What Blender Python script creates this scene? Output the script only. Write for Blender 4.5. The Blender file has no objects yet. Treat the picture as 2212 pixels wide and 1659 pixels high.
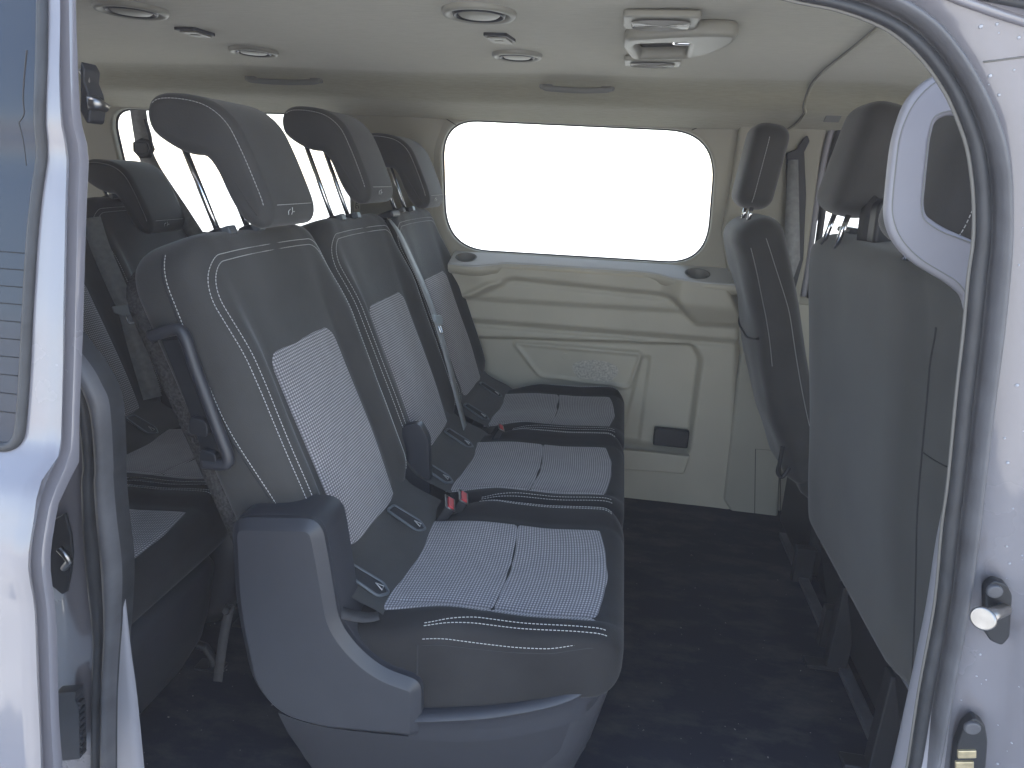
import bpy, bmesh, math, random
from mathutils import Vector, Matrix, noise
random.seed(7)
scene = bpy.context.scene
COL = scene.collection

# ------------------------------------------------------------------ camera
PXF, PCX, PCY = 1475.0, 1106.0, 829.5            # lens in pixels of the 2212 px wide survey picture
EYE = Vector((0.0, 0.0, 1.18))
_s = .09
_vy = (1350-PCX, 395-PCY)
_D = PXF*PXF/(_vy[0]+_vy[1]*_s)
AY = Vector((_vy[0], _vy[1], PXF)).normalized()
AX = Vector((_D, _s*_D, -PXF)); AX = (AX-AX.dot(AY)*AY).normalized()
AZ = -AX.cross(AY)
if AZ[1] > 0: AZ = -AZ
M3 = Matrix((AX, AY, AZ))                         # camera (right, down, forward) -> van axes
cam_d = bpy.data.cameras.new('camera'); cam = bpy.data.objects.new('camera', cam_d); COL.objects.link(cam)
cam_d.sensor_width = 36; cam_d.lens = PXF/2212*36; cam_d.clip_start = .01; cam_d.clip_end = 3000
rot = M3 @ Matrix(((1, 0, 0), (0, -1, 0), (0, 0, -1)))
cam.matrix_world = Matrix.Translation(EYE) @ rot.to_4x4()
scene.camera = cam

# ------------------------------------------------------------------ light
SUN_EL, SUN_AZ = math.radians(43), math.radians(-14)   # azimuth from +Y, clockwise towards +X
w = bpy.data.worlds.new('World'); scene.world = w; w.use_nodes = True
nt = w.node_tree; nt.nodes.clear()
sky = nt.nodes.new('ShaderNodeTexSky'); sky.sky_type = 'NISHITA'; sky.sun_disc = False
sky.sun_elevation = SUN_EL; sky.sun_rotation = SUN_AZ; sky.air_density = 1.25; sky.dust_density = .4
bg = nt.nodes.new('ShaderNodeBackground'); bg.inputs[1].default_value = .10
wo = nt.nodes.new('ShaderNodeOutputWorld')
nt.links.new(sky.outputs[0], bg.inputs[0]); nt.links.new(bg.outputs[0], wo.inputs[0])
sd = bpy.data.lights.new('sun', 'SUN'); sd.energy = 5.0; sd.angle = math.radians(.53); sd.color = (1, .95, .87)
sun = bpy.data.objects.new('sun', sd); COL.objects.link(sun)
dirv = Vector((math.sin(SUN_AZ)*math.cos(SUN_EL), math.cos(SUN_AZ)*math.cos(SUN_EL), math.sin(SUN_EL)))
sun.rotation_euler = dirv.to_track_quat('Z', 'Y').to_euler()
scene.view_settings.view_transform = 'Standard'; scene.view_settings.look = 'None'
scene.view_settings.gamma = 1; scene.view_settings.use_curve_mapping = False
scene.view_settings.exposure = 2.78
scene.cycles.max_bounces = 10; scene.cycles.diffuse_bounces = 6; scene.cycles.transparent_max_bounces = 12

# ------------------------------------------------------------------ measuring helpers
def ray(px, py): return M3 @ Vector((px-PCX, py-PCY, PXF))
def at(px, py, ax, v):
    d = ray(px, py); i = 'xyz'.index(ax); return EYE + d*((v-EYE[i])/d[i])
def at_plane(px, py, p, n):
    d = ray(px, py); return EYE + d*((Vector(p)-EYE).dot(n)/d.dot(n))

# ------------------------------------------------------------------ materials
def mat(name, color, rough=.6, metal=0, spec=.5, noise_amt=0, noise_scale=30, bump=0, bump_scale=400, bump_dist=.001,
        coat=0, sheen=0, color2=None, detail=4):
    m = bpy.data.materials.new(name); m.use_nodes = True; n = m.node_tree
    b = n.nodes['Principled BSDF']
    b.inputs['Base Color'].default_value = (*color, 1); b.inputs['Roughness'].default_value = rough
    b.inputs['Metallic'].default_value = metal; b.inputs['Specular IOR Level'].default_value = spec
    b.inputs['Coat Weight'].default_value = coat; b.inputs['Coat Roughness'].default_value = .06
    b.inputs['Sheen Weight'].default_value = sheen; b.inputs['Sheen Roughness'].default_value = .4
    tc = n.nodes.new('ShaderNodeTexCoord')
    if noise_amt or color2:
        nz = n.nodes.new('ShaderNodeTexNoise'); nz.inputs['Scale'].default_value = noise_scale; nz.inputs['Detail'].default_value = detail
        n.links.new(tc.outputs['Object'], nz.inputs['Vector'])
        r = n.nodes.new('ShaderNodeMapRange'); r.inputs[1].default_value = .3; r.inputs[2].default_value = .7
        n.links.new(nz.outputs[0], r.inputs[0])
        mx = n.nodes.new('ShaderNodeMix'); mx.data_type = 'RGBA'
        c2 = color2 or tuple(min(1, c*(1+noise_amt)) for c in color); c1 = color if color2 else tuple(c*(1-noise_amt) for c in color)
        mx.inputs['A'].default_value = (*c1, 1); mx.inputs['B'].default_value = (*c2, 1)
        n.links.new(r.outputs[0], mx.inputs['Factor']); n.links.new(mx.outputs['Result'], b.inputs['Base Color'])
    if bump:
        nb = n.nodes.new('ShaderNodeTexNoise'); nb.inputs['Scale'].default_value = bump_scale; nb.inputs['Detail'].default_value = 3
        n.links.new(tc.outputs['Object'], nb.inputs['Vector'])
        bp = n.nodes.new('ShaderNodeBump'); bp.inputs['Strength'].default_value = bump; bp.inputs['Distance'].default_value = bump_dist
        n.links.new(nb.outputs[0], bp.inputs['Height']); n.links.new(bp.outputs[0], b.inputs['Normal'])
    return m

MT = {}
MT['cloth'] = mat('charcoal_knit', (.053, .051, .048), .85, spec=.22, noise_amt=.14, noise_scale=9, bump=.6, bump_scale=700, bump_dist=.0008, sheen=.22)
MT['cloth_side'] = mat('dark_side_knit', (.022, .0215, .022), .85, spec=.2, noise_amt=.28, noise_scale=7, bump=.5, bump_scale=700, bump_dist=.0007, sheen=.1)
MT['carpet_back'] = mat('bristly_carpet', (.05, .047, .045), .95, spec=.1, noise_amt=.5, noise_scale=220, bump=1, bump_scale=260, bump_dist=.004)
MT['plastic'] = mat('charcoal_plastic', (.030, .031, .037), .42, spec=.5, noise_amt=.05, noise_scale=20, bump=.35, bump_scale=1100, bump_dist=.0004)
MT['plastic_dark'] = mat('black_plastic', (.013, .014, .017), .5, noise_amt=.1, noise_scale=40)
MT['plastic_trim'] = mat('grey_wall_plastic', (.42, .39, .31), .5, noise_amt=.05, noise_scale=6, bump=.3, bump_scale=900, bump_dist=.0004)
MT['plastic_trim_up'] = mat('upper_grey_trim', (.32, .305, .25), .62, noise_amt=.04, noise_scale=6, bump=.3, bump_scale=900, bump_dist=.0004)
MT['strap'] = mat('grey_webbing', (.26, .265, .265), .6, noise_amt=.15, noise_scale=60, bump=.5, bump_scale=700, bump_dist=.0005)
MT['strap_light'] = mat('fawn_webbing', (.026, .025, .026), .7, noise_amt=.2, noise_scale=60)
MT['rubber'] = mat('black_rubber', (.03, .031, .034), .5, spec=.4, noise_amt=.25, noise_scale=25, bump=.3, bump_scale=300, bump_dist=.0006)
MT['rubber_grey'] = mat('worn_rubber', (.085, .085, .092), .45, spec=.5, noise_amt=.3, noise_scale=14, bump=.3, bump_scale=260, bump_dist=.0006)
MT['grip'] = mat('tongue_plastic', (.27, .30, .31), .4)
MT['pale_edge'] = mat('pale_edge', (.12, .115, .105), .6)
MT['bench_back'] = mat('bench_back_cloth', (.070, .070, .066), .85, spec=.2, noise_amt=.12, noise_scale=5, bump=.5, bump_scale=700, bump_dist=.0007, sheen=.2)
MT['chrome'] = mat('chrome', (.75, .75, .76), .16, metal=1)
MT['steel'] = mat('worn_steel', (.30, .29, .28), .32, metal=1, noise_amt=.2, noise_scale=50)
MT['red'] = mat('red_release', (.62, .045, .055), .35)
MT['thread'] = mat('grey_thread', (.52, .51, .49), .8)
MT['label'] = mat('label_ivory', (.55, .52, .42), .5)
MT['ink'] = mat('label_ink', (.03, .03, .03), .6)
MT['brass'] = mat('brass_contact', (.62, .50, .30), .3, metal=.7, noise_amt=.2, noise_scale=80)
MT['beige'] = mat('beige_vent', (.29, .28, .235), .5)
MT['lens'] = mat('lamp_lens', (.26, .25, .215), .25, spec=.6)
MT['bluegrey'] = mat('slate_plastic', (.085, .095, .105), .4)
MT['pillar'] = mat('pale_pillar_sheet', (.27, .265, .29), .55, noise_amt=.04, noise_scale=9)
MT['seam'] = mat('seam_shadow_gap', (.02, .02, .022), .8)
MT['dirt'] = mat('grit', (.20, .19, .175), .9)
MT['drop'] = mat('water_drop', (.36, .37, .41), .05, spec=.6)

def paint():
    m = mat('lavender_grey_paint', (.40, .41, .475), .22, spec=.5, coat=1)
    n = m.node_tree; b = n.nodes['Principled BSDF']; tc = n.nodes.new('ShaderNodeTexCoord')
    nz = n.nodes.new('ShaderNodeTexNoise'); nz.inputs['Scale'].default_value = 5; nz.inputs['Detail'].default_value = 8
    n.links.new(tc.outputs['Object'], nz.inputs['Vector'])
    r = n.nodes.new('ShaderNodeMapRange'); r.inputs[1].default_value = .35; r.inputs[2].default_value = .75; r.inputs[3].default_value = .14; r.inputs[4].default_value = .38
    n.links.new(nz.outputs[0], r.inputs[0]); n.links.new(r.outputs[0], b.inputs['Roughness'])
    mx = n.nodes.new('ShaderNodeMix'); mx.data_type = 'RGBA'
    mx.inputs['A'].default_value = (.16, .152, .172, 1); mx.inputs['B'].default_value = (.20, .19, .20, 1)
    n.links.new(nz.outputs[0], mx.inputs['Factor']); n.links.new(mx.outputs['Result'], b.inputs['Base Color'])
    return m
MT['paint'] = paint()

def headliner():
    m = mat('headliner_felt', (.27, .262, .235), .95, spec=.1, sheen=.3)
    n = m.node_tree; b = n.nodes['Principled BSDF']; tc = n.nodes.new('ShaderNodeTexCoord')
    mp = n.nodes.new('ShaderNodeMapping'); mp.inputs['Scale'].default_value = (1, 6, 6)
    n.links.new(tc.outputs['Object'], mp.inputs['Vector'])
    nz = n.nodes.new('ShaderNodeTexNoise'); nz.inputs['Scale'].default_value = 28; nz.inputs['Detail'].default_value = 9; nz.inputs['Roughness'].default_value = .65
    n.links.new(mp.outputs[0], nz.inputs['Vector'])
    mx = n.nodes.new('ShaderNodeMix'); mx.data_type = 'RGBA'
    mx.inputs['A'].default_value = (.29, .275, .205, 1); mx.inputs['B'].default_value = (.44, .415, .32, 1)
    n.links.new(nz.outputs[0], mx.inputs['Factor']); n.links.new(mx.outputs['Result'], b.inputs['Base Color'])
    bp = n.nodes.new('ShaderNodeBump'); bp.inputs['Strength'].default_value = .35; bp.inputs['Distance'].default_value = .003
    n.links.new(nz.outputs[0], bp.inputs['Height']); n.links.new(bp.outputs[0], b.inputs['Normal'])
    return m
MT['headliner'] = headliner()

def weave():
    """waffle cloth: little pale tufts in staggered rows on a charcoal ground; uv is in metres"""
    m = mat('waffle_cloth', (.05, .05, .055), .85, spec=.2, sheen=.3)
    n = m.node_tree; b = n.nodes['Principled BSDF']; tc = n.nodes.new('ShaderNodeTexCoord')
    sp = n.nodes.new('ShaderNodeSeparateXYZ'); n.links.new(tc.outputs['UV'], sp.inputs[0])
    def mth(op, a, b_=None):
        q = n.nodes.new('ShaderNodeMath'); q.operation = op
        for i, v in enumerate((a, b_)):
            if v is None: continue
            if isinstance(v, (int, float)): q.inputs[i].default_value = v
            else: n.links.new(v, q.inputs[i])
        return q.outputs[0]
    k = 2*math.pi/.0066
    su = mth('SINE', mth('MULTIPLY', sp.outputs[0], k)); sv = mth('SINE', mth('MULTIPLY', sp.outputs[1], k*1.12))
    hu = mth('MULTIPLY_ADD', su, .5); 
    pu = mth('ADD', mth('MULTIPLY', su, .5), .5); pv = mth('ADD', mth('MULTIPLY', sv, .5), .5)
    t = mth('POWER', mth('MULTIPLY', mth('ADD', mth('MULTIPLY', pu, .75), .25), mth('ADD', mth('MULTIPLY', pv, .85), .15)), 1.1)
    nz = n.nodes.new('ShaderNodeTexNoise'); nz.inputs['Scale'].default_value = 35; nz.inputs['Detail'].default_value = 5
    n.links.new(tc.outputs['UV'], nz.inputs['Vector'])
    t2 = mth('MULTIPLY', t, mth('ADD', mth('MULTIPLY', nz.outputs[0], .5), .75))
    mx = n.nodes.new('ShaderNodeMix'); mx.data_type = 'RGBA'
    mx.inputs['A'].default_value = (.11, .105, .108, 1); mx.inputs['B'].default_value = (.60, .56, .57, 1)
    n.links.new(t2, mx.inputs['Factor']); n.links.new(mx.outputs['Result'], b.inputs['Base Color'])
    bp = n.nodes.new('ShaderNodeBump'); bp.inputs['Strength'].default_value = .6; bp.inputs['Distance'].default_value = .0012
    n.links.new(t, bp.inputs['Height']); n.links.new(bp.outputs[0], b.inputs['Normal'])
    return m
MT['weave'] = weave()

def floormat():
    m = mat('floor_vinyl', (.012, .0135, .019), .7, spec=.25)
    n = m.node_tree; b = n.nodes['Principled BSDF']; tc = n.nodes.new('ShaderNodeTexCoord')
    mp = n.nodes.new('ShaderNodeMapping'); mp.inputs['Scale'].default_value = (1, 2.2, 1); n.links.new(tc.outputs['Object'], mp.inputs['Vector'])
    nz = n.nodes.new('ShaderNodeTexNoise'); nz.inputs['Scale'].default_value = 4.5; nz.inputs['Detail'].default_value = 9; nz.inputs['Roughness'].default_value = .68
    n.links.new(mp.outputs[0], nz.inputs['Vector'])
    r = n.nodes.new('ShaderNodeMapRange'); r.inputs[1].default_value = .47; r.inputs[2].default_value = .72; n.links.new(nz.outputs[0], r.inputs[0])
    mx = n.nodes.new('ShaderNodeMix'); mx.data_type = 'RGBA'
    mx.inputs['A'].default_value = (.010, .014, .026, 1); mx.inputs['B'].default_value = (.060, .057, .053, 1)
    n.links.new(r.outputs[0], mx.inputs['Factor']); n.links.new(mx.outputs['Result'], b.inputs['Base Color'])
    n2 = n.nodes.new('ShaderNodeTexNoise'); n2.inputs['Scale'].default_value = 330; n.links.new(tc.outputs['Object'], n2.inputs['Vector'])
    bp = n.nodes.new('ShaderNodeBump'); bp.inputs['Strength'].default_value = .5; bp.inputs['Distance'].default_value = .001
    n.links.new(n2.outputs[0], bp.inputs['Height']); n.links.new(bp.outputs[0], b.inputs['Normal'])
    return m
MT['floor'] = floormat()

def glass(name, tint, strength=1.0, boost=0.0):
    m = bpy.data.materials.new(name); m.use_nodes = True; n = m.node_tree; n.nodes.clear()
    o = n.nodes.new('ShaderNodeOutputMaterial'); tr = n.nodes.new('ShaderNodeBsdfTransparent'); gl = n.nodes.new('ShaderNodeBsdfGlossy')
    tr.inputs[0].default_value = (*tint, 1); gl.inputs['Roughness'].default_value = .02; gl.inputs[0].default_value = (strength,)*3+(1,)
    fr = n.nodes.new('ShaderNodeFresnel'); fr.inputs[0].default_value = 1.5
    ad = n.nodes.new('ShaderNodeMath'); ad.operation = 'ADD'; ad.inputs[1].default_value = boost; ad.use_clamp = True
    n.links.new(fr.outputs[0], ad.inputs[0])
    mx = n.nodes.new('ShaderNodeMixShader'); n.links.new(ad.outputs[0], mx.inputs[0]); n.links.new(tr.outputs[0], mx.inputs[1]); n.links.new(gl.outputs[0], mx.inputs[2])
    n.links.new(mx.outputs[0], o.inputs[0]); return m
MT['glass'] = glass('side_glass', (.93, .95, .94))
MT['privacy'] = glass('privacy_glass', (.05, .055, .065), .9, .10)

# ------------------------------------------------------------------ object helpers
def link(name, me, parent=None):
    o = bpy.data.objects.new(name, me); COL.objects.link(o)
    if parent: o.parent = parent
    return o
def tag(o, label=None, cat=None, group=None, kind=None):
    if label: o['label'] = label
    if cat: o['category'] = cat
    if group: o['group'] = group
    if kind: o['kind'] = kind
    return o
def thing(name, label, cat, loc=(0, 0, 0), group=None):
    o = bpy.data.objects.new(name, None); o.location = loc; o.empty_display_size = .05; COL.objects.link(o)
    return tag(o, label, cat, group)
class MB:
    def __init__(s): s.v = []; s.f = []; s.uv = {}; s.mi = []
    def add(s, verts, faces, mi=0):
        k = len(s.v); s.v += [Vector(p) for p in verts]; s.f += [tuple(i+k for i in f) for f in faces]; s.mi += [mi]*len(faces); return k
    def build(s, name, m, parent=None, smooth=True, bevel=0, sub=0, off=None, solid=0, segs=2, auto=None):
        me = bpy.data.meshes.new(name)
        vs = s.v
        if off is not None: vs = [p-Vector(off) for p in vs]
        me.from_pydata([tuple(p) for p in vs], [], s.f)
        for mm in (m if isinstance(m, (list, tuple)) else [m]): me.materials.append(MT[mm] if isinstance(mm, str) else mm)
        for p, i in zip(me.polygons, s.mi): p.material_index = i; p.use_smooth = smooth
        bm = bmesh.new(); bm.from_mesh(me); bmesh.ops.recalc_face_normals(bm, faces=bm.faces); bm.to_mesh(me); bm.free()
        o = link(name, me, parent)
        if solid: q = o.modifiers.new('s', 'SOLIDIFY'); q.thickness = solid; q.offset = 0
        if bevel:
            q = o.modifiers.new('b', 'BEVEL'); q.width = bevel; q.segments = segs; q.limit_method = 'ANGLE'; q.angle_limit = math.radians(35)
            q.harden_normals = smooth
        if sub: q = o.modifiers.new('u', 'SUBSURF'); q.levels = sub; q.render_levels = sub
        if auto is not None and smooth:
            me.set_sharp_from_angle(angle=math.radians(auto))
        return o
    def box(s, c, size, R=None, mi=0):
        c = Vector(c); R = R or Matrix.Identity(3)
        vs = [c + R @ Vector((size[0]/2*a, size[1]/2*b, size[2]/2*d)) for a in (-1, 1) for b in (-1, 1) for d in (-1, 1)]
        s.add(vs, [(0, 1, 3, 2), (4, 6, 7, 5), (0, 4, 5, 1), (2, 3, 7, 6), (0, 2, 6, 4), (1, 5, 7, 3)], mi)
    def tube(s, pts, r, n=10, closed=False, mi=0, cap=True):
        pts = [Vector(p) for p in pts]; N = len(pts); rings = []
        ref = None
        for i, p in enumerate(pts):
            a = pts[(i-1) % N] if (closed or i > 0) else p; b = pts[(i+1) % N] if (closed or i < N-1) else p
            t = (b-a).normalized()
            if ref is None: ref = t.orthogonal().normalized()
            ref = (ref-ref.dot(t)*t).normalized(); bn = t.cross(ref)
            rr = r(i/(N-1)) if callable(r) else r
            rings.append([p+rr*(math.cos(2*math.pi*j/n)*ref+math.sin(2*math.pi*j/n)*bn) for j in range(n)])
        vs = [v for q in rings for v in q]; fs = []
        for i in range(N if closed else N-1):
            for j in range(n): fs.append((i*n+j, i*n+(j+1) % n, ((i+1) % N)*n+(j+1) % n, ((i+1) % N)*n+j))
        if not closed and cap: fs += [tuple(range(n)), tuple((N-1)*n+j for j in range(n))]
        s.add(vs, fs, mi)
    def prism(s, poly, vec, mi=0):
        """poly = planar 3-D outline, extruded by vec"""
        n = len(poly); vec = Vector(vec); vs = [Vector(p) for p in poly]+[Vector(p)+vec for p in poly]
        s.add(vs, [tuple(range(n)), tuple(range(n, 2*n))]+[(i, (i+1) % n, n+(i+1) % n, n+i) for i in range(n)], mi)
    def loft(s, rings, cap=True, closed=True, mi=0):
        n = len(rings[0]); vs = [p for r in rings for p in r]; fs = []
        for i in range(len(rings)-1):
            for j in range(n if closed else n-1): fs.append((i*n+j, i*n+(j+1) % n, (i+1)*n+(j+1) % n, (i+1)*n+j))
        if cap: fs += [tuple(range(n)), tuple((len(rings)-1)*n+j for j in range(n))]
        s.add(vs, fs, mi)
    def cyl(s, a, b, r, n=24, mi=0): s.tube([a, b], r, n, mi=mi)
def catmull(P, k=8, closed=False):
    P = [Vector(p) for p in P]; N = len(P); out = []
    for i in range(N if closed else N-1):
        if closed: a, b, c, d = P[(i-1) % N], P[i], P[(i+1) % N], P[(i+2) % N]
        else: a, b, c, d = P[max(i-1, 0)], P[i], P[i+1], P[min(i+2, N-1)]
        for j in range(k):
            t = j/k; out.append(.5*((2*b)+(c-a)*t+(2*a-5*b+4*c-d)*t*t+(3*b-a-3*c+d)*t**3))
    if not closed: out.append(P[-1])
    return out
def rpoly(pts, r, k=6):
    """round the corners of a polygon (2-D or 3-D points); r number or list"""
    P = [Vector(p) for p in pts]; N = len(P); out = []
    for i, p in enumerate(P):
        rr = r[i] if isinstance(r, (list, tuple)) else r
        a = P[i-1]-p; b = P[(i+1) % N]-p
        d = min(rr, a.length*.49, b.length*.49)
        if d < 1e-5: out.append(p); continue
        A = p+a.normalized()*d; B = p+b.normalized()*d
        for j in range(k+1):
            t = j/k; out.append(A*(1-t)**2+p*2*t*(1-t)+B*t*t)
    return out
def sweep(mb, path, prof, N, closed=False, cap=True):
    """prof: list of (side, out); side is N x T, out along N"""
    path = [Vector(p) for p in path]; L = len(path); rings = []
    for i, p in enumerate(path):
        a = path[(i-1) % L] if (closed or i > 0) else p; b = path[(i+1) % L] if (closed or i < L-1) else p
        t = (b-a).normalized(); n = N(p) if callable(N) else Vector(N)
        sd = n.cross(t).normalized(); nn = t.cross(sd).normalized()
        rings.append([p+sd*x+nn*y for x, y in prof])
    if closed: rings.append(rings[0])
    mb.loft(rings, cap=cap and not closed)
def ribbon(mb, path, wid, nrm, th=.0018):
    path = [Vector(p) for p in path]; rings = []
    for i, p in enumerate(path):
        a = path[max(i-1, 0)]; b = path[min(i+1, len(path)-1)]; t = (b-a).normalized()
        n = nrm[i] if isinstance(nrm, list) else Vector(nrm); wd = (wid[i] if isinstance(wid, list) else wid)/2
        sd = n.cross(t).normalized(); nn = t.cross(sd)
        rings.append([p-sd*wd-nn*th/2, p+sd*wd-nn*th/2, p+sd*wd+nn*th/2, p-sd*wd+nn*th/2])
    mb.loft(rings)
def plate(name, outer, holes, th, toW, m, parent=None, bevel=.004, smooth=True):
    """flat plate with holes out of 2-D outlines; toW maps (u,v,w) to the van frame"""
    cu = bpy.data.curves.new(name, 'CURVE'); cu.dimensions = '2D'; cu.fill_mode = 'BOTH'; cu.extrude = th/2-bevel; cu.bevel_depth = bevel; cu.bevel_resolution = 2
    cu.offset = -bevel
    for pl in [outer]+holes:
        s = cu.splines.new('POLY'); s.points.add(len(pl)-1); s.use_cyclic_u = True
        for q, p in zip(s.points, pl): q.co = (p[0], p[1], 0, 1)
    t = bpy.data.objects.new('tmp', cu); COL.objects.link(t)
    dg = bpy.context.evaluated_depsgraph_get(); me = bpy.data.meshes.new_from_object(t.evaluated_get(dg))
    bpy.data.objects.remove(t); bpy.data.curves.remove(cu)
    for v in me.vertices: v.co = toW(*v.co)
    me.materials.clear(); me.materials.append(MT[m])
    for p in me.polygons: p.use_smooth = smooth
    me.set_sharp_from_angle(angle=math.radians(50))
    me.name = name
    return link(name, me, parent)
def sst(a, b, x):
    t = max(0, min(1, (x-a)/(b-a))); return t*t*(3-2*t)
def spow(c, e): return math.copysign(abs(c)**e, c)

# ------------------------------------------------------------------ soft pads
class Pad:
    """Closed cushion of rounded sections. local axes: a across, h along, d out of the front face."""
    def __init__(s, L, W, T, frame, n=5, re=.05, rs=.02, rc=.08, disp=None, zoff=None, wf=None, rcs=.0, tf=None):
        s.L, s.W, s.T, s.n, s.re, s.rs, s.rc, s.rcs = L, W, T, n, re, rs, rc, rcs; s.tf = tf
        s.disp = disp or (lambda u, h: 0); s.frame = frame; s.zoff = zoff or (lambda h: 0); s.wf = wf or (lambda h: 1)
    def sec(s, h):
        W, T = s.W*s.wf(h), s.T/2-(s.tf(h) if s.tf else 0)
        if h > s.L-s.re:
            q = min(1, (h-(s.L-s.re))/s.re); T -= min(s.re, T*.8)*(1-math.sqrt(max(0, 1-q*q)))
        if h < s.rs:
            q = 1-h/s.rs; e = 1-math.sqrt(max(0, 1-q*q)); T -= s.rs*e; W -= s.rs*e
        if h > s.L-s.rc:
            q = min(1, (h-(s.L-s.rc))/s.rc); W -= s.rc*(1-math.sqrt(max(0, 1-q*q)))
        if s.rcs and h < s.rcs:
            q = 1-h/s.rcs; W -= s.rcs*(1-math.sqrt(max(0, 1-q*q)))
        return W, T
    def front(s, u, h, lift=0):
        W, T = s.sec(h); u = max(-.9999, min(.9999, u))
        d = T*(1-abs(u)**s.n)**(1/s.n)
        return s.frame(u*W, h, d+s.disp(u, h)*min(1, d/T*1.3)+s.zoff(h)+lift)
    def side(s, sgn, q, h, lift=0):
        """q -1..1 over the thickness"""
        W, T = s.sec(h); a = W*(1-abs(q)**s.n)**(1/s.n)+lift
        return s.frame(sgn*a, h, q*T+s.zoff(h)+(s.disp(sgn*.97, h)*max(0, q)))
    def mesh(s, mb, nh=40, K=56):
        hs = [s.L*(.5-.5*math.cos(math.pi*i/nh)) for i in range(nh+1)]
        hs[0] = 1e-4; hs[-1] = s.L-1e-5
        rings = []
        for h in hs:
            W, T = s.sec(h); r = []
            for j in range(K):
                t = 2*math.pi*j/K; c, q = math.cos(t), math.sin(t)
                a = spow(c, 2/s.n); d = spow(q, 2/s.n)
                e = s.disp(a, h)*max(0, min(1, d*1.3)) if d > 0 else 0
                r.append(s.frame(a*W, h, d*T+e+s.zoff(h)))
            rings.append(r)
        mb.loft(rings)
def surf_grid(name, fn, us, vs, m, parent, uvs=1.0, off=None, uvfn=None):
    me = bpy.data.meshes.new(name); nu, nv = len(us), len(vs)
    P = [fn(u, v) for v in vs for u in us]
    o0 = Vector(off) if off is not None else Vector()
    F = [(j*nu+i, j*nu+i+1, (j+1)*nu+i+1, (j+1)*nu+i) for j in range(nv-1) for i in range(nu-1)]
    me.from_pydata([tuple(p-o0) for p in P], [], F)
    uv = me.uv_layers.new(name='UVMap')
    # uv in metres measured along the sheet
    cu = [[0]*nu for _ in vs]
    for j in range(nv):
        mid = nu//2; acc = 0
        for i in range(mid+1, nu): acc += (P[j*nu+i]-P[j*nu+i-1]).length; cu[j][i] = acc
        acc = 0
        for i in range(mid-1, -1, -1): acc -= (P[j*nu+i]-P[j*nu+i+1]).length; cu[j][i] = acc
    cv = [0]
    for j in range(1, nv): cv.append(cv[-1]+(P[j*nu+nu//2]-P[(j-1)*nu+nu//2]).length)
    for p in me.polygons:
        p.use_smooth = True
        for li in p.loop_indices:
            vi = me.loops[li].vertex_index; j, i = divmod(vi, nu); uv.data[li].uv = (cu[j][i], cv[j])
    me.materials.append(MT[m] if isinstance(m, str) else m)
    return link(name, me, parent)
def stitch_line(parent, pts, **k):
    mb = MB(); stitches(mb, pts, **k); return mb.build('stitch_line', 'thread', parent)
def stitches(mb, pts, nrm=None, pitch=.0062, dash=.0042, r=.00075):
    """row of little thread dashes along a polyline"""
    pts = [Vector(p) for p in pts]; acc = 0; seg = []
    out = []; step = pitch/6
    fine = []
    for i in range(len(pts)-1):
        L = (pts[i+1]-pts[i]).length; k = max(1, int(L/step))
        for j in range(k): fine.append(pts[i].lerp(pts[i+1], j/k))
    i = 0; nd = max(1, int(dash/step)); npch = 6
    while i+nd < len(fine):
        mb.tube([fine[i], fine[i+nd//2], fine[i+nd]], r, 5); i += npch

# ================================================================== THE SETTING
YF = 2.50          # inner face of the far side
ZC = 1.478         # headliner height
def structure(o): return tag(o, kind='structure')

mb = MB(); mb.add([(-60, -60, -.55), (60, -60, -.55), (60, 60, -.55), (-60, 60, -.55)], [(0, 1, 2, 3)])
MT['asphalt'] = mat('pale_concrete', (.34, .335, .32), .9, noise_amt=.15, noise_scale=1.2, detail=9)
structure(mb.build('ground', 'asphalt', smooth=False))

# floor: vinyl mat, dense grid with a slight waviness
def ff(x, y): return Vector((x, y, .004*noise.noise(Vector((x*3, y*3, 0)))+.0015*noise.noise(Vector((x*11, y*11, 4)))))
fl = surf_grid('floor', ff, [-2.75+i*.05 for i in range(106)], [.80+j*.05 for j in range(36)], 'floor', None)
structure(fl)
mb = MB()                                          # crumbs and grit lying on the mat
for i in range(190):
    if i < 130: x, y = random.uniform(.08, .62), random.uniform(1.1, 2.3)
    else: x, y = random.uniform(-1.0, -.5), random.uniform(.9, 1.6)
    r = random.choice((.0006, .0008, .001, .0016)) if random.random() < .96 else .003
    c = Vector((x, y, .006+r*.4)); a = random.random()*6
    R = Matrix.Rotation(a, 3, 'Z'); mb.box(c, (r*random.uniform(1, 2.6), r*1.2, r*.8), R)
tag(mb.build('grit', 'dirt', smooth=False), 'pale crumbs and grit scattered over the dark floor', 'grit', kind='stuff')

# ceiling: headliner rolled down to the side
prof = [(.86, 1.425), (.95, 1.452), (1.15, 1.474), (1.5, 1.480), (1.95, 1.479), (2.13, 1.476), (2.19, 1.471), (2.24, 1.456), (2.28, 1.434), (2.33, 1.410), (2.40, 1.392), (2.475, 1.372), (2.495, 1.366)]
pc = catmull([(0, a, b) for a, b in prof], 6)
def cf(x, t):
    p = pc[int(t)]; z = p.z
    z += .006*noise.noise(Vector((x*2.2, p.y*2.2, 9)))*(1 if p.y < 2.3 else .3)
    z -= .028*sst(.62, 1.05, x)*sst(1.2, 2.2, p.y)       # cab roof comes down a little
    z -= .25*sst(-2.0, -2.75, x)**2 if x < -2.0 else 0
    z -= .35*sst(1.3, 2.2, x)**2 if x > 1.3 else 0
    return Vector((x, p.y, z))
xs = [-2.75+i*.05 for i in range(101)]
ce = surf_grid('ceiling', cf, xs, list(range(len(pc))), 'headliner', None); structure(ce)
q = ce.modifiers.new('s', 'SOLIDIFY'); q.thickness = .012; q.offset = 1
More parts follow.
